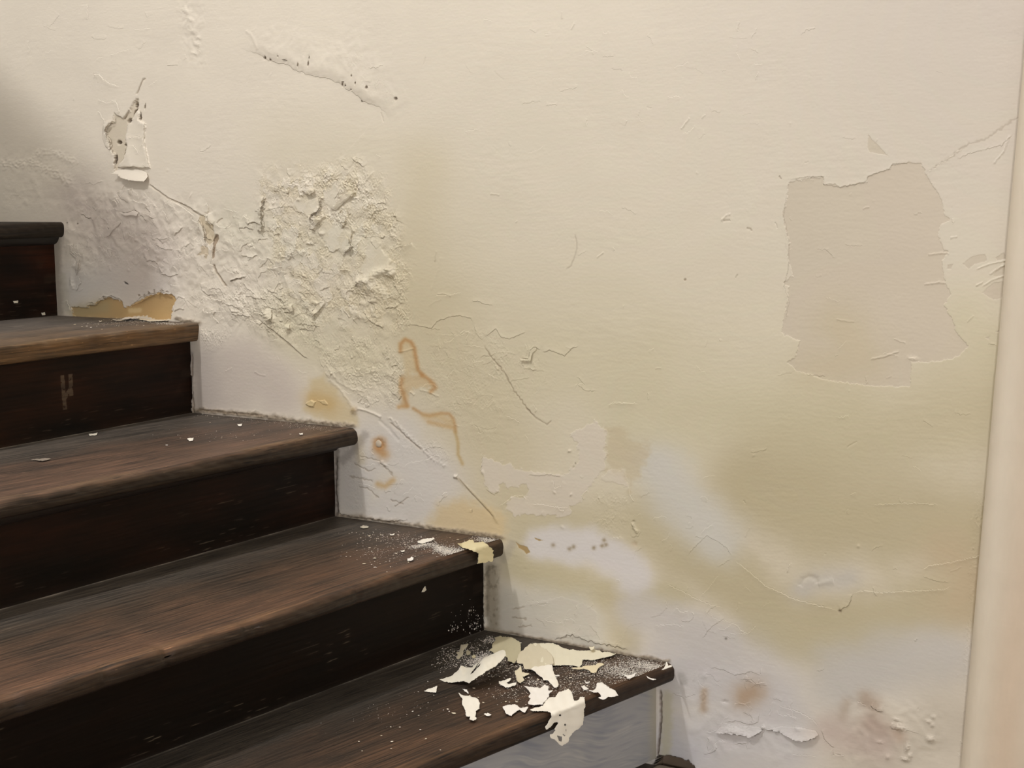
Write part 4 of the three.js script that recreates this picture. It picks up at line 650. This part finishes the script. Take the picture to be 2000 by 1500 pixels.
{
  const P = C1('1225,1058 1370,1000 1420,940 1450,900 1530,895 1570,840 1690,805 1730,840 1755,945 1800,945 1840,900 1885,895 1880,990 1858,1040 1872,1110 1850,1210 1800,1270 1760,1290 1690,1380 1670,1430 1600,1480 1560,1450 1510,1400 1460,1380 1455,1340 1500,1330 1520,1290 1510,1270 1560,1190 1500,1190 1450,1250 1410,1280 1395,1255 1430,1190 1470,1120 1475,1090 1440,1065 1260,1070');
  const holes = ['1560,1090 1580,1085 1592,1105 1578,1118 1562,1108', '1622,1210 1640,1205 1650,1222 1638,1236 1622,1228', '1535,1350 1600,1365 1590,1425 1555,1415', '1645,1270 1656,1275 1658,1300 1648,1298', '1610,1330 1645,1350 1635,1362 1612,1345'].map(C1);
  flake([P, ...holes], 0, CREAM, 'large cream flake with holes hanging over the edge of the lowest step', { place: overNose(0), normal: 'surface', lift: (u, v) => .0012 + .0015 * perlin(u / 20, v / 16), step: 2.6 });
}
for (const [P, hex, label, o] of [
  [C1('885,1015 940,1000 1030,985 1070,1000 1100,1030 1200,1020 1160,1090 1140,1085 1090,1045 1050,1075 990,1125 930,1105'), PALE, 'fish-shaped white flake near the front edge of the lowest step', {}],
  [C1('345,855 420,885 480,885 580,925 610,975 600,1010 605,1040 560,1070 560,1110 550,1140 570,1165 530,1195 480,1180 490,1140 440,1140 430,1060 390,990 395,930'), CREAM, 'tall jagged white flake lying alone at the left of the lowest step', { curl: .003 }],
  [C1('375,265 465,255 455,290 415,310 400,380 340,450 318,435 340,385 318,355 360,340'), '#dfd4b8', 'narrow grey-cream flake near the second riser', { curl: .003 }],
  [C1('440,345 465,320 495,350 485,375 450,385'), '#cfc4a4', 'small dull flake right beside the narrow grey-cream flake', {}],
  [C1('505,395 545,380 560,410 520,425'), '#c6b894', 'dull crumb of paint at the edge of the powder heap', {}],
  [C1('655,1110 700,1090 720,1100 750,1115 720,1130 690,1122'), PALE, 'tiny bow-tie flake between two jagged white flakes', {}],
  [C1('840,720 920,695 990,680 975,705 930,725 950,740 1060,745 1040,770 920,785 880,760 845,755'), CREAM, 'curled sliver of paint under the largest curled sheet', { curl: .005 }],
  [C1('1030,600 1110,545 1120,600 1210,620 1200,640 1130,650 1150,700 1100,750 1060,720 1050,650'), '#e4d7b6', 'crumpled flake below the tan sheets, at the centre of the pile', { curl: .004 }],
  [C1('400,800 450,805 470,850 440,835'), PALE, 'small splinter of paint below the tip of the curled sheet', {}],
  [path('225,1078 260,1060 298,1050 290,1085 250,1080', 750, 975, 2.857), CREAM, 'small ragged flake farthest left on the lowest step', {}],
  [C2('400,640 470,640 540,625 620,600 740,595 760,570 860,585 800,620 770,650 750,695 700,705 620,655 570,645 520,660 420,655'), '#ead9b2', 'spindle-shaped cream flake with a bulge, right of the pile', { curl: .003, dy: .002 }],
  [C2('640,940 700,945 740,910 760,830 820,825 880,870 920,895 1010,950 1055,1010 1000,1030 910,1020 880,1055 840,1060 780,1040 820,1010 780,965 700,965'), PALE, 'bat-shaped white flake at the front edge, right of the hanging flake', { curl: .003 }],
  [C2('535,875 580,865 640,915 580,925'), PALE, 'small white flake at the left tip of the bat-shaped flake', {}],
  [C2('1080,690 1200,730 1310,700 1280,735 1215,770 1180,770 1170,745'), PALE, 'winged white flake on the gritty right end of the lowest step', { curl: .003 }],
  [C2('1440,735 1580,780 1550,785 1490,770'), PALE, 'thin white flake at the front rim of the gritty end', {}],
  [C2('1660,655 1710,590 1720,530 1740,540 1750,590 1800,575 1800,600 1730,620'), CREAM, 'forked pale flake nearest the right tip of the lowest step', {}],
  [C2('640,385 720,365 715,405 680,410'), '#f0e4c4', 'folded pale scrap on top of the long cream sheet', { dy: .005, curl: .004 }],
  [C2('170,720 225,712 235,728 180,735'), PALE, 'short white sliver beside the triangular flake', {}],
  [C2('590,820 650,808 660,818 600,835'), PALE, 'short white sliver above the bat-shaped flake', {}],
]) flake([P], 0, hex, label, o);
for (const [P, k, hex, label, o] of [
  [C3('770,270 850,230 985,225 990,245 900,270 830,295 780,285'), 1, CREAM, 'flat white flake in the dust of the second step', { curl: .003 }],
  [C3('640,500 690,475 720,490 715,515 640,520'), 1, PALE, 'small thick white chip at the middle of the second step', { curl: .004 }],
  [C3('20,78 60,52 130,60 130,80 60,90'), 1, '#c9bda4', 'grey-beige flake at the back of the second step by the wall', {}],
  [C3('550,385 605,378 600,395 560,395'), 1, CREAM, 'small white flake left of the flat one on the second step', {}],
  [C3('408,170 470,165 465,180 415,182'), 1, CREAM, 'pale flake sliver nearest the back edge of the second step', {}],
  [C3('190,478 235,472 232,484 198,484'), 1, '#b9ac94', 'dull sliver farthest left on the second step', {}],
  [path('1045,1310 1080,1305 1078,1320 1055,1322', 0, 400, 2.857), 2, CREAM, 'small white flake alone on the third step', {}],
  [path('495,1284 545,1278 540,1290 500,1292', 0, 400, 2.857), 2, '#d8ceb8', 'pale sliver against the riser at the back of the third step', {}],
  [path('1670,1282 1690,1280 1688,1288 1672,1288', 0, 400, 2.857), 2, CREAM, 'tiny white flake near the wall end of the third step', {}],
  [path('1325,1231 1350,1228 1348,1238 1330,1238', 0, 400, 2.857), 2, CREAM, 'tiny white flake in the back corner of the third step', {}],
  [path('175,1428 260,1418 290,1424 240,1434', 0, 400, 2.857), 2, '#8f8272', 'grey splinter at the left front of the third step', {}],
  [path('640,1345 700,1318 760,1310 830,1295 860,1310 840,1330 760,1345', 100, 340, 4.688), 3, '#fbf1e2', 'lump of white plaster rubble by the wall on the fourth step', { lift: (u, v) => .001 + .004 * Math.max(0, 1 - Math.pow((u - 262) / 30, 2)) * (.7 + .6 * perlin(u / 6, v / 3)), name: 'plaster_rubble', category: 'rubble' }],
  [path('560,1345 640,1338 700,1340 640,1350', 100, 340, 4.688), 3, '#eadcc4', 'flat white scrap at the left foot of the rubble', { curl: .002 }],
  [path('780,1338 850,1330 960,1335 1060,1345 1100,1352 900,1358', 100, 340, 4.688), 3, '#eadcc0', 'long white scrap trailing right of the rubble on the fourth step', { curl: .003 }],
  [path('440,1354 465,1352 462,1358 442,1358', 100, 340, 4.688), 3, '#e4d8c0', 'tiny white flake left of the rubble on the fourth step', {}],
]) flake([P], k, hex, label, o);
flake([C3('1290,345 1340,300 1440,240 1500,240 1505,280 1620,270 1680,300 1710,325 1750,370 1730,400 1755,420 1745,450 1740,500 1715,520 1690,500 1640,530 1590,525 1530,540 1545,500 1560,410 1500,375 1420,362 1340,350')], 1, '#e2d3a6', 'cream flake draped over the corner of the second step', { place: overNose(1), normal: 'surface', lift: (u, v) => .0014 + .0012 * perlin(u / 12, v / 9) + .006 * sstep(905, 893, u), step: 2.2 });
{ // a flake stuck to the second riser
  const onRiser = (k) => (u, v) => { const st = STEP[k], d = ray(u, v), t = (st.rx - EYE.x + st.rskew * EYE.z) / (d.x - st.rskew * d.z); return EYE.clone().addScaledVector(d, t); };
  const nr = () => new THREE.Vector3(1, 0, 0);
  for (const [P, k, label] of [[C3('815,910 850,840 865,830 878,880 850,905'), 1, 'beige paint flake stuck high on the riser below the second step'], [path('25,588 35,587 34,592 27,592'), 4, 'small white flake stuck on the dark riser at far left'], [path('80,611 87,610 88,615 82,616'), 4, 'small white flake stuck on the far-left riser near its foot']]) { const { g, C } = flakeGeo([P], onRiser(k), { lift: () => .0006, normal: nr, thick: .0006, seed: flakeSeed++, rag: .6 }); const m = mesh('paint_flake', g, chipMat('#d9cfb8'), null); m.position.copy(C); tag(m, label, 'paint flake', 'paint flakes stuck to the risers'); }
}
// --- crumbs one could still count, cloned from three small chips
{
  const protos = [0, 1, 2].map(i => { const r = rng(70 + i), n = 7, s = new THREE.Shape(); for (let k = 0; k < n; k++) { const a = k / n * 6.283, q = (.6 + .5 * r()) * .0028, x = q * Math.cos(a) * 1.4, y = q * Math.sin(a); k ? s.lineTo(x, y) : s.moveTo(x, y); } const g = new THREE.ExtrudeGeometry(s, { depth: .0008, bevelEnabled: false }); g.rotateX(-Math.PI / 2); const m = new THREE.Mesh(g, chipMat(['#f0e4cc', '#e6d8b8', '#f2e8d8'][i])); return m; });
  const r = rng(77); const crumb = (k, u, v, s, label, group) => { const m = protos[Math.floor(r() * 3)].clone(); m.name = numbered('paint_crumb'); const p = onLevel(u, v, STEP[k].y + .0004); if (p.x > STEP[k].x + STEP[k].skew * p.z - .012) return; m.position.copy(p); m.rotation.y = r() * 6.28; m.scale.setScalar(s); scene.add(m); tag(m, label, 'paint crumb', group); };
  const scatter = (k, P, n, s0, s1, label, group) => { const us = P.map(p => p[0]), vs = P.map(p => p[1]); for (let i = 0, t = 0; i < n && t < 5000; t++) { const u = lerp(Math.min(...us), Math.max(...us), r()), v = lerp(Math.min(...vs), Math.max(...vs), r()); if (polyDist(P, u, v) < 0) { crumb(k, u, v, lerp(s0, s1, r() * r()), label, group); i++; } } };
  scatter(0, path('830,1330 900,1260 1000,1240 1180,1290 1150,1350 1060,1400 960,1400 860,1400'), 46, .35, 1.0, 'tiny loose paint crumb among the flakes on the lowest step', 'tiny paint crumbs on the lowest step');
  scatter(0, path('640,1440 800,1380 900,1420 860,1470 700,1490'), 12, .3, .7, 'tiny loose paint crumb among the flakes on the lowest step', 'tiny paint crumbs on the lowest step');
  scatter(1, path('700,1040 900,1050 960,1070 880,1100 780,1120 700,1110 690,1050'), 30, .35, .9, 'tiny paint crumb scattered on the second step', 'tiny paint crumbs on the second step');
  scatter(2, path('420,820 640,835 680,845 520,880 300,900 330,840'), 9, .3, .8, 'tiny paint crumb scattered on the third step', 'tiny paint crumbs on the third step');
  scatter(3, path('180,628 330,632 370,634 200,650 120,634'), 12, .35, .8, 'tiny paint crumb scattered on the fourth step', 'tiny paint crumbs on the fourth step');
}
// --- powder and grit nobody could count
function grit(k, spots, n, label, s0 = .35, s1 = 1.3, riser = false) {
  const r = rng(500 + k * 7 + n), g = new THREE.BufferGeometry(); { const q = .0009; g.setAttribute('position', new THREE.Float32BufferAttribute([-q * 1.3, 0, -q * .6, q, 0, -q, q * 1.4, 0, q * .5, -q * .2, 0, q, 0, q * .7, 0], 3)); g.setIndex([0, 4, 1, 1, 4, 2, 2, 4, 3, 3, 4, 0, 0, 1, 2, 0, 2, 3]); g.computeVertexNormals(); }
  const mat = new THREE.MeshStandardMaterial({ color: 0xffffff, roughness: .9 }); mat.name = 'paint_dust';
  const im = new THREE.InstancedMesh(g, mat, n), m4 = new THREE.Matrix4(), q = new THREE.Quaternion(), e = new THREE.Euler(), col = new THREE.Color(), st = STEP[k]; let i = 0, guard = 0;
  const tot = spots.reduce((s, b) => s + b[5], 0);
  while (i < n && guard++ < n * 20) {
    let w = r() * tot, b = spots[0]; for (b of spots) { w -= b[5]; if (w <= 0) break; }
    const [u, v, ru, rv, ang] = b, a = r() * 6.283, d = Math.sqrt(-Math.log(1 - r() * .98)) * .62, x = Math.cos(a) * d * ru, y = Math.sin(a) * d * rv, uu = u + x * Math.cos(ang) - y * Math.sin(ang), vv = v + x * Math.sin(ang) + y * Math.cos(ang);
    let p; if (riser) { const dd = ray(uu, vv), t = (st.rx - EYE.x + st.rskew * EYE.z) / (dd.x - st.rskew * dd.z); p = EYE.clone().addScaledVector(dd, t); if (p.z < .002 || p.y > st.y - .04 || p.y < (k ? STEP[k - 1].y : 0)) continue; p.x += .0006; e.set(0, r() * 6, -Math.PI / 2); }
    else { p = onLevel(uu, vv, st.y + .0003); if (p.z < .003 || p.x > st.x + st.skew * p.z - .006 || (STEP[k + 1] && p.x < STEP[k + 1].rx + .002)) continue; e.set((r() - .5) * .5, r() * 6.283, (r() - .5) * .5); }
    const s = lerp(s0, s1, Math.pow(r(), 3)); m4.compose(p, q.setFromEuler(e), new THREE.Vector3(s, s, s)); im.setMatrixAt(i, m4); const c = .75 + .3 * r(); col.setRGB(.88 * c, .79 * c, .66 * c); im.setColorAt(i, col); i++;
  }
  im.count = i; im.name = numbered('paint_dust'); im.userData.kind = 'stuff'; tag(im, label, 'dust'); scene.add(im);
}
grit(0, [[1225, 1312, 120, 20, .16, 9], [1150, 1320, 90, 30, .1, 1.6], [1265, 1300, 60, 12, .2, 5], [1000, 1300, 110, 26, -.1, 2.2], [900, 1280, 60, 24, -.3, 2], [1020, 1350, 90, 30, 0, .8], [950, 1288, 40, 14, -.2, 5], [1060, 1335, 60, 14, .1, 1], [1130, 1345, 60, 22, 0, .7], [960, 1250, 24, 8, 0, .7], [800, 1380, 160, 40, -.3, .15]], 10500, 'white paint dust and grit over the right end of the lowest step');
grit(1, [[890, 1077, 50, 12, .05, 2.4], [860, 1072, 30, 8, .4, 1.6], [960, 1056, 40, 7, .12, 1.6], [800, 1055, 120, 16, .1, .7], [820, 1066, 30, 5, -.15, .8], [760, 1080, 100, 24, 0, .35]], 4200, 'pale paint dust at the wall end of the second step');
grit(2, [[520, 822, 170, 8, .1, 1], [600, 834, 60, 6, .1, .8], [450, 850, 160, 20, 0, .3]], 420, 'thin plaster dust along the wall on the third step', .3, .9);
grit(3, [[270, 626, 60, 5, .02, 2], [330, 632, 40, 3, .02, 1.4], [220, 632, 90, 6, 0, .6]], 900, 'white plaster dust under the rubble on the fourth step', .3, 1);
grit(1, [[920, 1205, 34, 34, 0, 1], [930, 1225, 18, 16, 0, 1], [885, 1228, 14, 10, 0, .5]], 90, 'white specks of paint clinging to the foot of the riser below the second step', .5, 1.7, true);
// --- paint flakes still hanging on the wall
{
  const ramp = (ax, ay, bx, by, h, pw = 1.5) => (u, v) => { const t = clamp(((u - ax) * (bx - ax) + (v - ay) * (by - ay)) / ((bx - ax) ** 2 + (by - ay) ** 2)); return h * Math.pow(t, pw); };
  const q4 = (x, y) => [150 + x / 5.767, 120 + y / 5.767], q7 = (x, y) => [480 + x / 5.77, 300 + y / 5.77], q3 = (x, y) => [450 + x / 2.857, 250 + y / 2.857], q5 = (x, y) => [360 + x / 8.33, 380 + y / 8.33], ql = (x, y) => [100 + x / 4.688, 340 + y / 4.688], q1 = (x, y) => [1300 + x / 2.857, 975 + y / 2.857];
  const A = (a, b, h, pw) => ramp(a[0], a[1], b[0], b[1], h, pw); let n = 400;
  for (const [P, L] of [
    [Z4('425,1268 500,1213 620,1202 700,1212 795,1250 822,1300 802,1354 720,1347 640,1337 560,1314 520,1294 500,1272'), A(q4(640, 1205), q4(610, 1335), .012, 1.1)],
    [Z4('590,960 570,860 580,730 640,640 690,560 715,545 722,660 775,700 765,900 830,1200 700,1195 640,1188 480,1200 560,1090'), A(q4(760, 900), q4(570, 960), .0042, 2.5)],
    [Z4('425,690 380,705 350,740 335,780 345,850 375,890 385,990 330,960 290,860 300,740 350,680'), A(q4(290, 820), q4(350, 800), .0035, 1.5)],
    [Z5('340,328 372,345 420,410 475,482 468,502 430,470 390,420'), A(q5(450, 370), q5(400, 450), .005, 1)],
    [Z5('262,360 280,420 320,540 345,640 352,740 300,640 240,540 225,430'), A(q5(230, 520), q5(330, 560), .0035, 1.5)],
    [Z7('740,855 785,775 830,715 880,688 908,700 862,762 822,802 792,834 765,866'), A(q7(880, 800), q7(800, 740), .005, 1)],
    [Z7('1190,960 1186,1010 1226,1050 1162,1100 1112,1142 1050,1090 1080,1000 1130,920'), A(q7(1060, 1000), q7(1210, 1060), .0048, 2)],
    [Z7('235,488 200,540 206,600 190,640 206,690 190,740 212,800 196,872 140,860 110,700 130,560 190,500'), A(q7(110, 680), q7(205, 690), .0045, 2)],
    [Z7('815,495 850,530 853,620 830,660 762,690 744,742 690,690 650,630 690,540'), A(q7(670, 560), q7(850, 640), .0042, 2)],
    [Z7('640,400 660,365 720,375 790,395 800,430 760,460 700,450'), A(q7(700, 370), q7(720, 450), .004, 1.4)],
    [Z7('960,620 1010,590 1150,450 1245,428 1230,470 1120,560 1030,640'), A(q7(1130, 600), q7(1080, 500), .003, 1)],
    [Z3('205,1008 236,1008 244,1060 218,1078 200,1050'), A(q3(235, 1010), q3(210, 1070), .006, 1)],
    [Z3('312,1093 336,1093 342,1116 318,1132'), A(q3(335, 1090), q3(318, 1130), .005, 1)],
    [Z3('455,1045 480,990 520,962 532,975 498,1022 472,1052'), A(q3(480, 980), q3(500, 1040), .005, 1)],
    [Z3('330,985 350,985 362,1020 345,1025'), A(q3(330, 985), q3(355, 1020), .004, 1)],
    [ZL('718,1218 790,1162 830,1118 900,1092 962,1088 935,1112 850,1150 790,1188'), A(ql(820, 1100), ql(840, 1170), .004, 1.4)],
    [ZL('960,1090 1005,1055 1050,1078 1108,1085 1100,1104 1045,1096 1010,1085 985,1108'), A(ql(1030, 1050), ql(1030, 1110), .005, 1.2)],
    [ZL('330,1228 350,1180 412,1188 440,1140 480,1120 542,1110 545,1132 480,1142 440,1165 408,1208 352,1200'), A(ql(420, 1120), ql(430, 1190), .0036, 1.4)],
    [ZL('240,780 268,830 262,890 240,930 225,870'), A(ql(225, 850), ql(265, 850), .004, 1.2)],
    [ZL('500,585 520,520 560,495 620,428 640,445 570,520 545,560'), A(ql(600, 540), ql(530, 510), .0032, 1)],
    [ZL('630,352 700,357 752,332 802,352 790,385 740,375 690,385'), A(ql(740, 335), ql(730, 385), .0025, 1)],
    [Z9('960,1048 1022,1056 1032,990 1070,964 1080,990 1050,1010 1040,1070 965,1068'), A(Z9('1000,1000')[0], Z9('1000,1065')[0], .002, 1)],
    [Z1('550,1285 640,1299 722,1341 782,1351 858,1317 840,1292 740,1272 640,1268'), A(q1(700, 1265), q1(700, 1345), .0035, 1.5)],
    [Z1('282,1300 400,1310 482,1326 548,1286 520,1268 400,1262 310,1270'), A(q1(410, 1262), q1(410, 1322), .004, 1.5)],
  ]) wallFlake(P, L, { seed: n++ });
}
// ------------------------------------------------------------------ the rest of the room
const plain = (hex, rough = .65) => { const m = new THREE.MeshStandardMaterial({ color: new THREE.Color(hex), roughness: rough }); m.name = 'plain_wall_paint'; return m; };
const ROOM = { x0: -1.7, x1: 3.7, y1: 4.0, z1: 3.3 };
const slab = (name, x0, y0, z0, x1, y1, z1, mat, parent) => { const g = new THREE.BoxGeometry(x1 - x0, y1 - y0, z1 - z0), m = mesh(name, g, mat, parent); m.position.set((x0 + x1) / 2, (y0 + y1) / 2, (z0 + z1) / 2); return m; };
const cream = plain('#ded1bb'), dim = plain('#a3a19d');
for (const [x0, y0, x1, y1] of [[ROOM.x0, -.1, WX0, ROOM.y1], [WX1, -.1, ROOM.x1, ROOM.y1], [WX0, WY1, WX1, ROOM.y1]]) slab('plaster_face', x0, y0, -.16, x1, y1, 0, cream, wallBack);
slab('wall_core', WX0, -.1, -.2, WX1, WY1, -.05, cream, wallBack);
structure(slab('wall_left', ROOM.x0 - .15, -.1, -.16, ROOM.x0, ROOM.y1, ROOM.z1, dim));
structure(slab('wall_right', ROOM.x1, -.1, -.16, ROOM.x1 + .15, ROOM.y1, ROOM.z1, dim));
structure(slab('wall_front', ROOM.x0, -.1, ROOM.z1, ROOM.x1, ROOM.y1, ROOM.z1 + .15, dim));
structure(slab('ceiling', ROOM.x0 - .15, ROOM.y1, -.2, ROOM.x1 + .15, ROOM.y1 + .15, ROOM.z1 + .15, plain('#c6c3bd')));
const floor = structure(new THREE.Group()); floor.name = 'floor'; scene.add(floor);
slab('floor_bed', ROOM.x0, -.15, 0, ROOM.x1, -.012, ROOM.z1, plain('#5b5044', .8), floor);
{ // uneven flagstones
  const r = rng(12), mats = ['#8d8374', '#827666', '#978c7c', '#7a6e60'].map(h => plain(h, .7));
  for (let a = -1; a < 8; a++) for (let b = 0; b < 8; b++) {
    const w = .4, x = 1.34 + a * .29, z = .012 + b * .41, g = new RoundedBoxGeometry(.28, .05, .4, 3, .012), p = g.attributes.position, s = r() * 50;
    if (a < 0 && b < 1 || x > ROOM.x1 - .15 || z > ROOM.z1 - .2) continue;
    for (let i = 0; i < p.count; i++) { p.setX(i, p.getX(i) + .006 * perlin(p.getZ(i) / .08 + s, a)); p.setZ(i, p.getZ(i) + .006 * perlin(p.getX(i) / .06 + s, b)); p.setY(i, p.getY(i) + .002 * perlin(p.getX(i) / .06 + s, p.getZ(i) / .06)); }
    g.computeVertexNormals(); const m = mesh('flagstone', g, mats[Math.floor(r() * 4)], floor); m.position.set(x + .14, -.025 + .004 * (r() - .5), z + .2);
  }
}
{ // the leaning, round-edged pier at the right, its foot on the floor
  const sh = new THREE.Shape(), W = .32, D = .055, R = .022; sh.moveTo(0, -.05); sh.lineTo(0, D - R); sh.absarc(R, D - R, R, Math.PI, Math.PI / 2, true); sh.lineTo(W, D); sh.lineTo(W, -.05); sh.closePath();
  const g = new THREE.ExtrudeGeometry(sh, { depth: ROOM.y1, bevelEnabled: false, curveSegments: 10, steps: 160 }); const p = g.attributes.position, uv = [], col = [];
  for (let i = 0; i < p.count; i++) { const x = p.getX(i), d = p.getY(i), h = p.getZ(i), n = .0012 * perlin(h / .22, x / .05) + .0004 * perlin(h / .02, x / .02 + 4); p.setXYZ(i, 1.8236 + .0646 * Math.min(h, 1.5) + x + (x < .03 ? n : 0), h, d + (d > 0 ? n : 0)); uv.push(x + (.06 - d), h); }
  g.setAttribute('uv', new THREE.Float32BufferAttribute(uv, 2)); g.computeVertexNormals();
  const w = 256, hh = 1024, px = new Uint8Array(w * hh * 4), bm = new Float32Array(w * hh);
  for (let j = 0; j < hh; j++) for (let i = 0; i < w; i++) { const x = i / w * .5, y = j / hh * 2, o = (j * w + i) * 4, k = Math.exp(-Math.pow((x - .07 - .006 * perlin(y / .3, 2)) / .028, 2)) * sstep(1.0, .1, y) * .55, e = Math.exp(-Math.pow((x - .03) / .012, 2)) * .4, n = 2 * perlin(x / .02, y / .06) + 1.5 * perlin(x / .004, y / .02); px[o] = clamp(lerp(lerp(205, 203, k), 214, e) + n, 0, 255); px[o + 1] = clamp(lerp(lerp(189, 175, k), 200, e) + n, 0, 255); px[o + 2] = clamp(lerp(lerp(164, 146, k), 176, e) + n, 0, 255); px[o + 3] = 255; bm[j * w + i] = .00006 * perlin(x / .004, y / .004) + .0001 * perlin(x / .012, y / .04); }  // e: highlight of the rounded edge painted into the colour
  const m = new THREE.MeshStandardMaterial({ map: dataTex(w, hh, px), bumpMap: heightTex(w, hh, bm), bumpScale: 1, roughness: .5 }); m.name = 'pier_paint'; for (const t of [m.map, m.bumpMap]) { t.wrapS = t.wrapT = THREE.MirroredRepeatWrapping; t.repeat.set(2, .5); }
  const o = structure(mesh('trim_1', g, m));
}
// ------------------------------------------------------------------ lamps: one above the picture, one added as fill behind the camera
function globeLamp(L, label) {
  const lamp = new THREE.Group(); lamp.name = numbered('ceiling_lamp'); lamp.position.set(L.x, ROOM.y1, L.z); scene.add(lamp); tag(lamp, label, 'lamp');
  const brass = new THREE.MeshStandardMaterial({ color: new THREE.Color('#8a7a5a'), metalness: .8, roughness: .4 }); brass.name = 'brass';
  const drop = ROOM.y1 - L.y, rose = mesh('ceiling_rose', new THREE.CylinderGeometry(.055, .06, .02, 32), brass, lamp); rose.position.y = -.01;
  const rod = mesh('rod', new THREE.CylinderGeometry(.008, .008, drop - .13, 16), brass, lamp); rod.position.y = -(drop - .13) / 2 - .01;
  const glow = new THREE.MeshStandardMaterial({ color: 0xffffff, emissive: new THREE.Color(...L.color), emissiveIntensity: 1.5, roughness: .4 }); glow.name = 'lamp_glow';
  const globe = mesh('lamp_globe', new THREE.SphereGeometry(.12, 40, 28), glow, lamp); globe.position.y = -drop;
  const p = new THREE.PointLight(new THREE.Color(...L.color), L.power, 0, 2); p.position.y = -drop; p.castShadow = true; p.shadow.radius = 3.2; p.shadow.mapSize.set(2048, 2048); lamp.add(p);
}
{ // an added, unseen rail over the upper steps, placed to throw the soft shadow at the far left
  const L = new THREE.Vector3(LAMP.x, LAMP.y, LAMP.z), s = .42, at = (u, v) => onWall(u, v).lerp(L, s), a = at(-480, -130), b = at(290, 640), d = b.clone().sub(a), len = d.length();
  const rail = new THREE.Group(); rail.name = numbered('added_shadow_rail'); rail.position.copy(a).add(b).multiplyScalar(.5); scene.add(rail); tag(rail, 'added unseen timber rail over the upper steps, placed to cast the far-left shadow', 'rail');
  const m = plain('#4a3626', .5), bar = mesh('rail', new RoundedBoxGeometry(len, .085, .1, 3, .012), m, rail); bar.quaternion.setFromUnitVectors(new THREE.Vector3(1, 0, 0), d.clone().normalize());
  for (const t of [.08, .6]) { const p = a.clone().lerp(b, t), h = ROOM.y1 - p.y, rod = mesh('hanger', new THREE.CylinderGeometry(.005, .005, h, 12), m, rail); rod.position.set(p.x, p.y + h / 2, p.z).sub(rail.position); }
}
globeLamp(LAMP, 'white globe lamp on a brass rod above the upper steps');
globeLamp(FILL, 'added unseen fill lamp, a white globe on a brass rod near the right wall');

shadows(scene);
renderer.render(scene, camera);
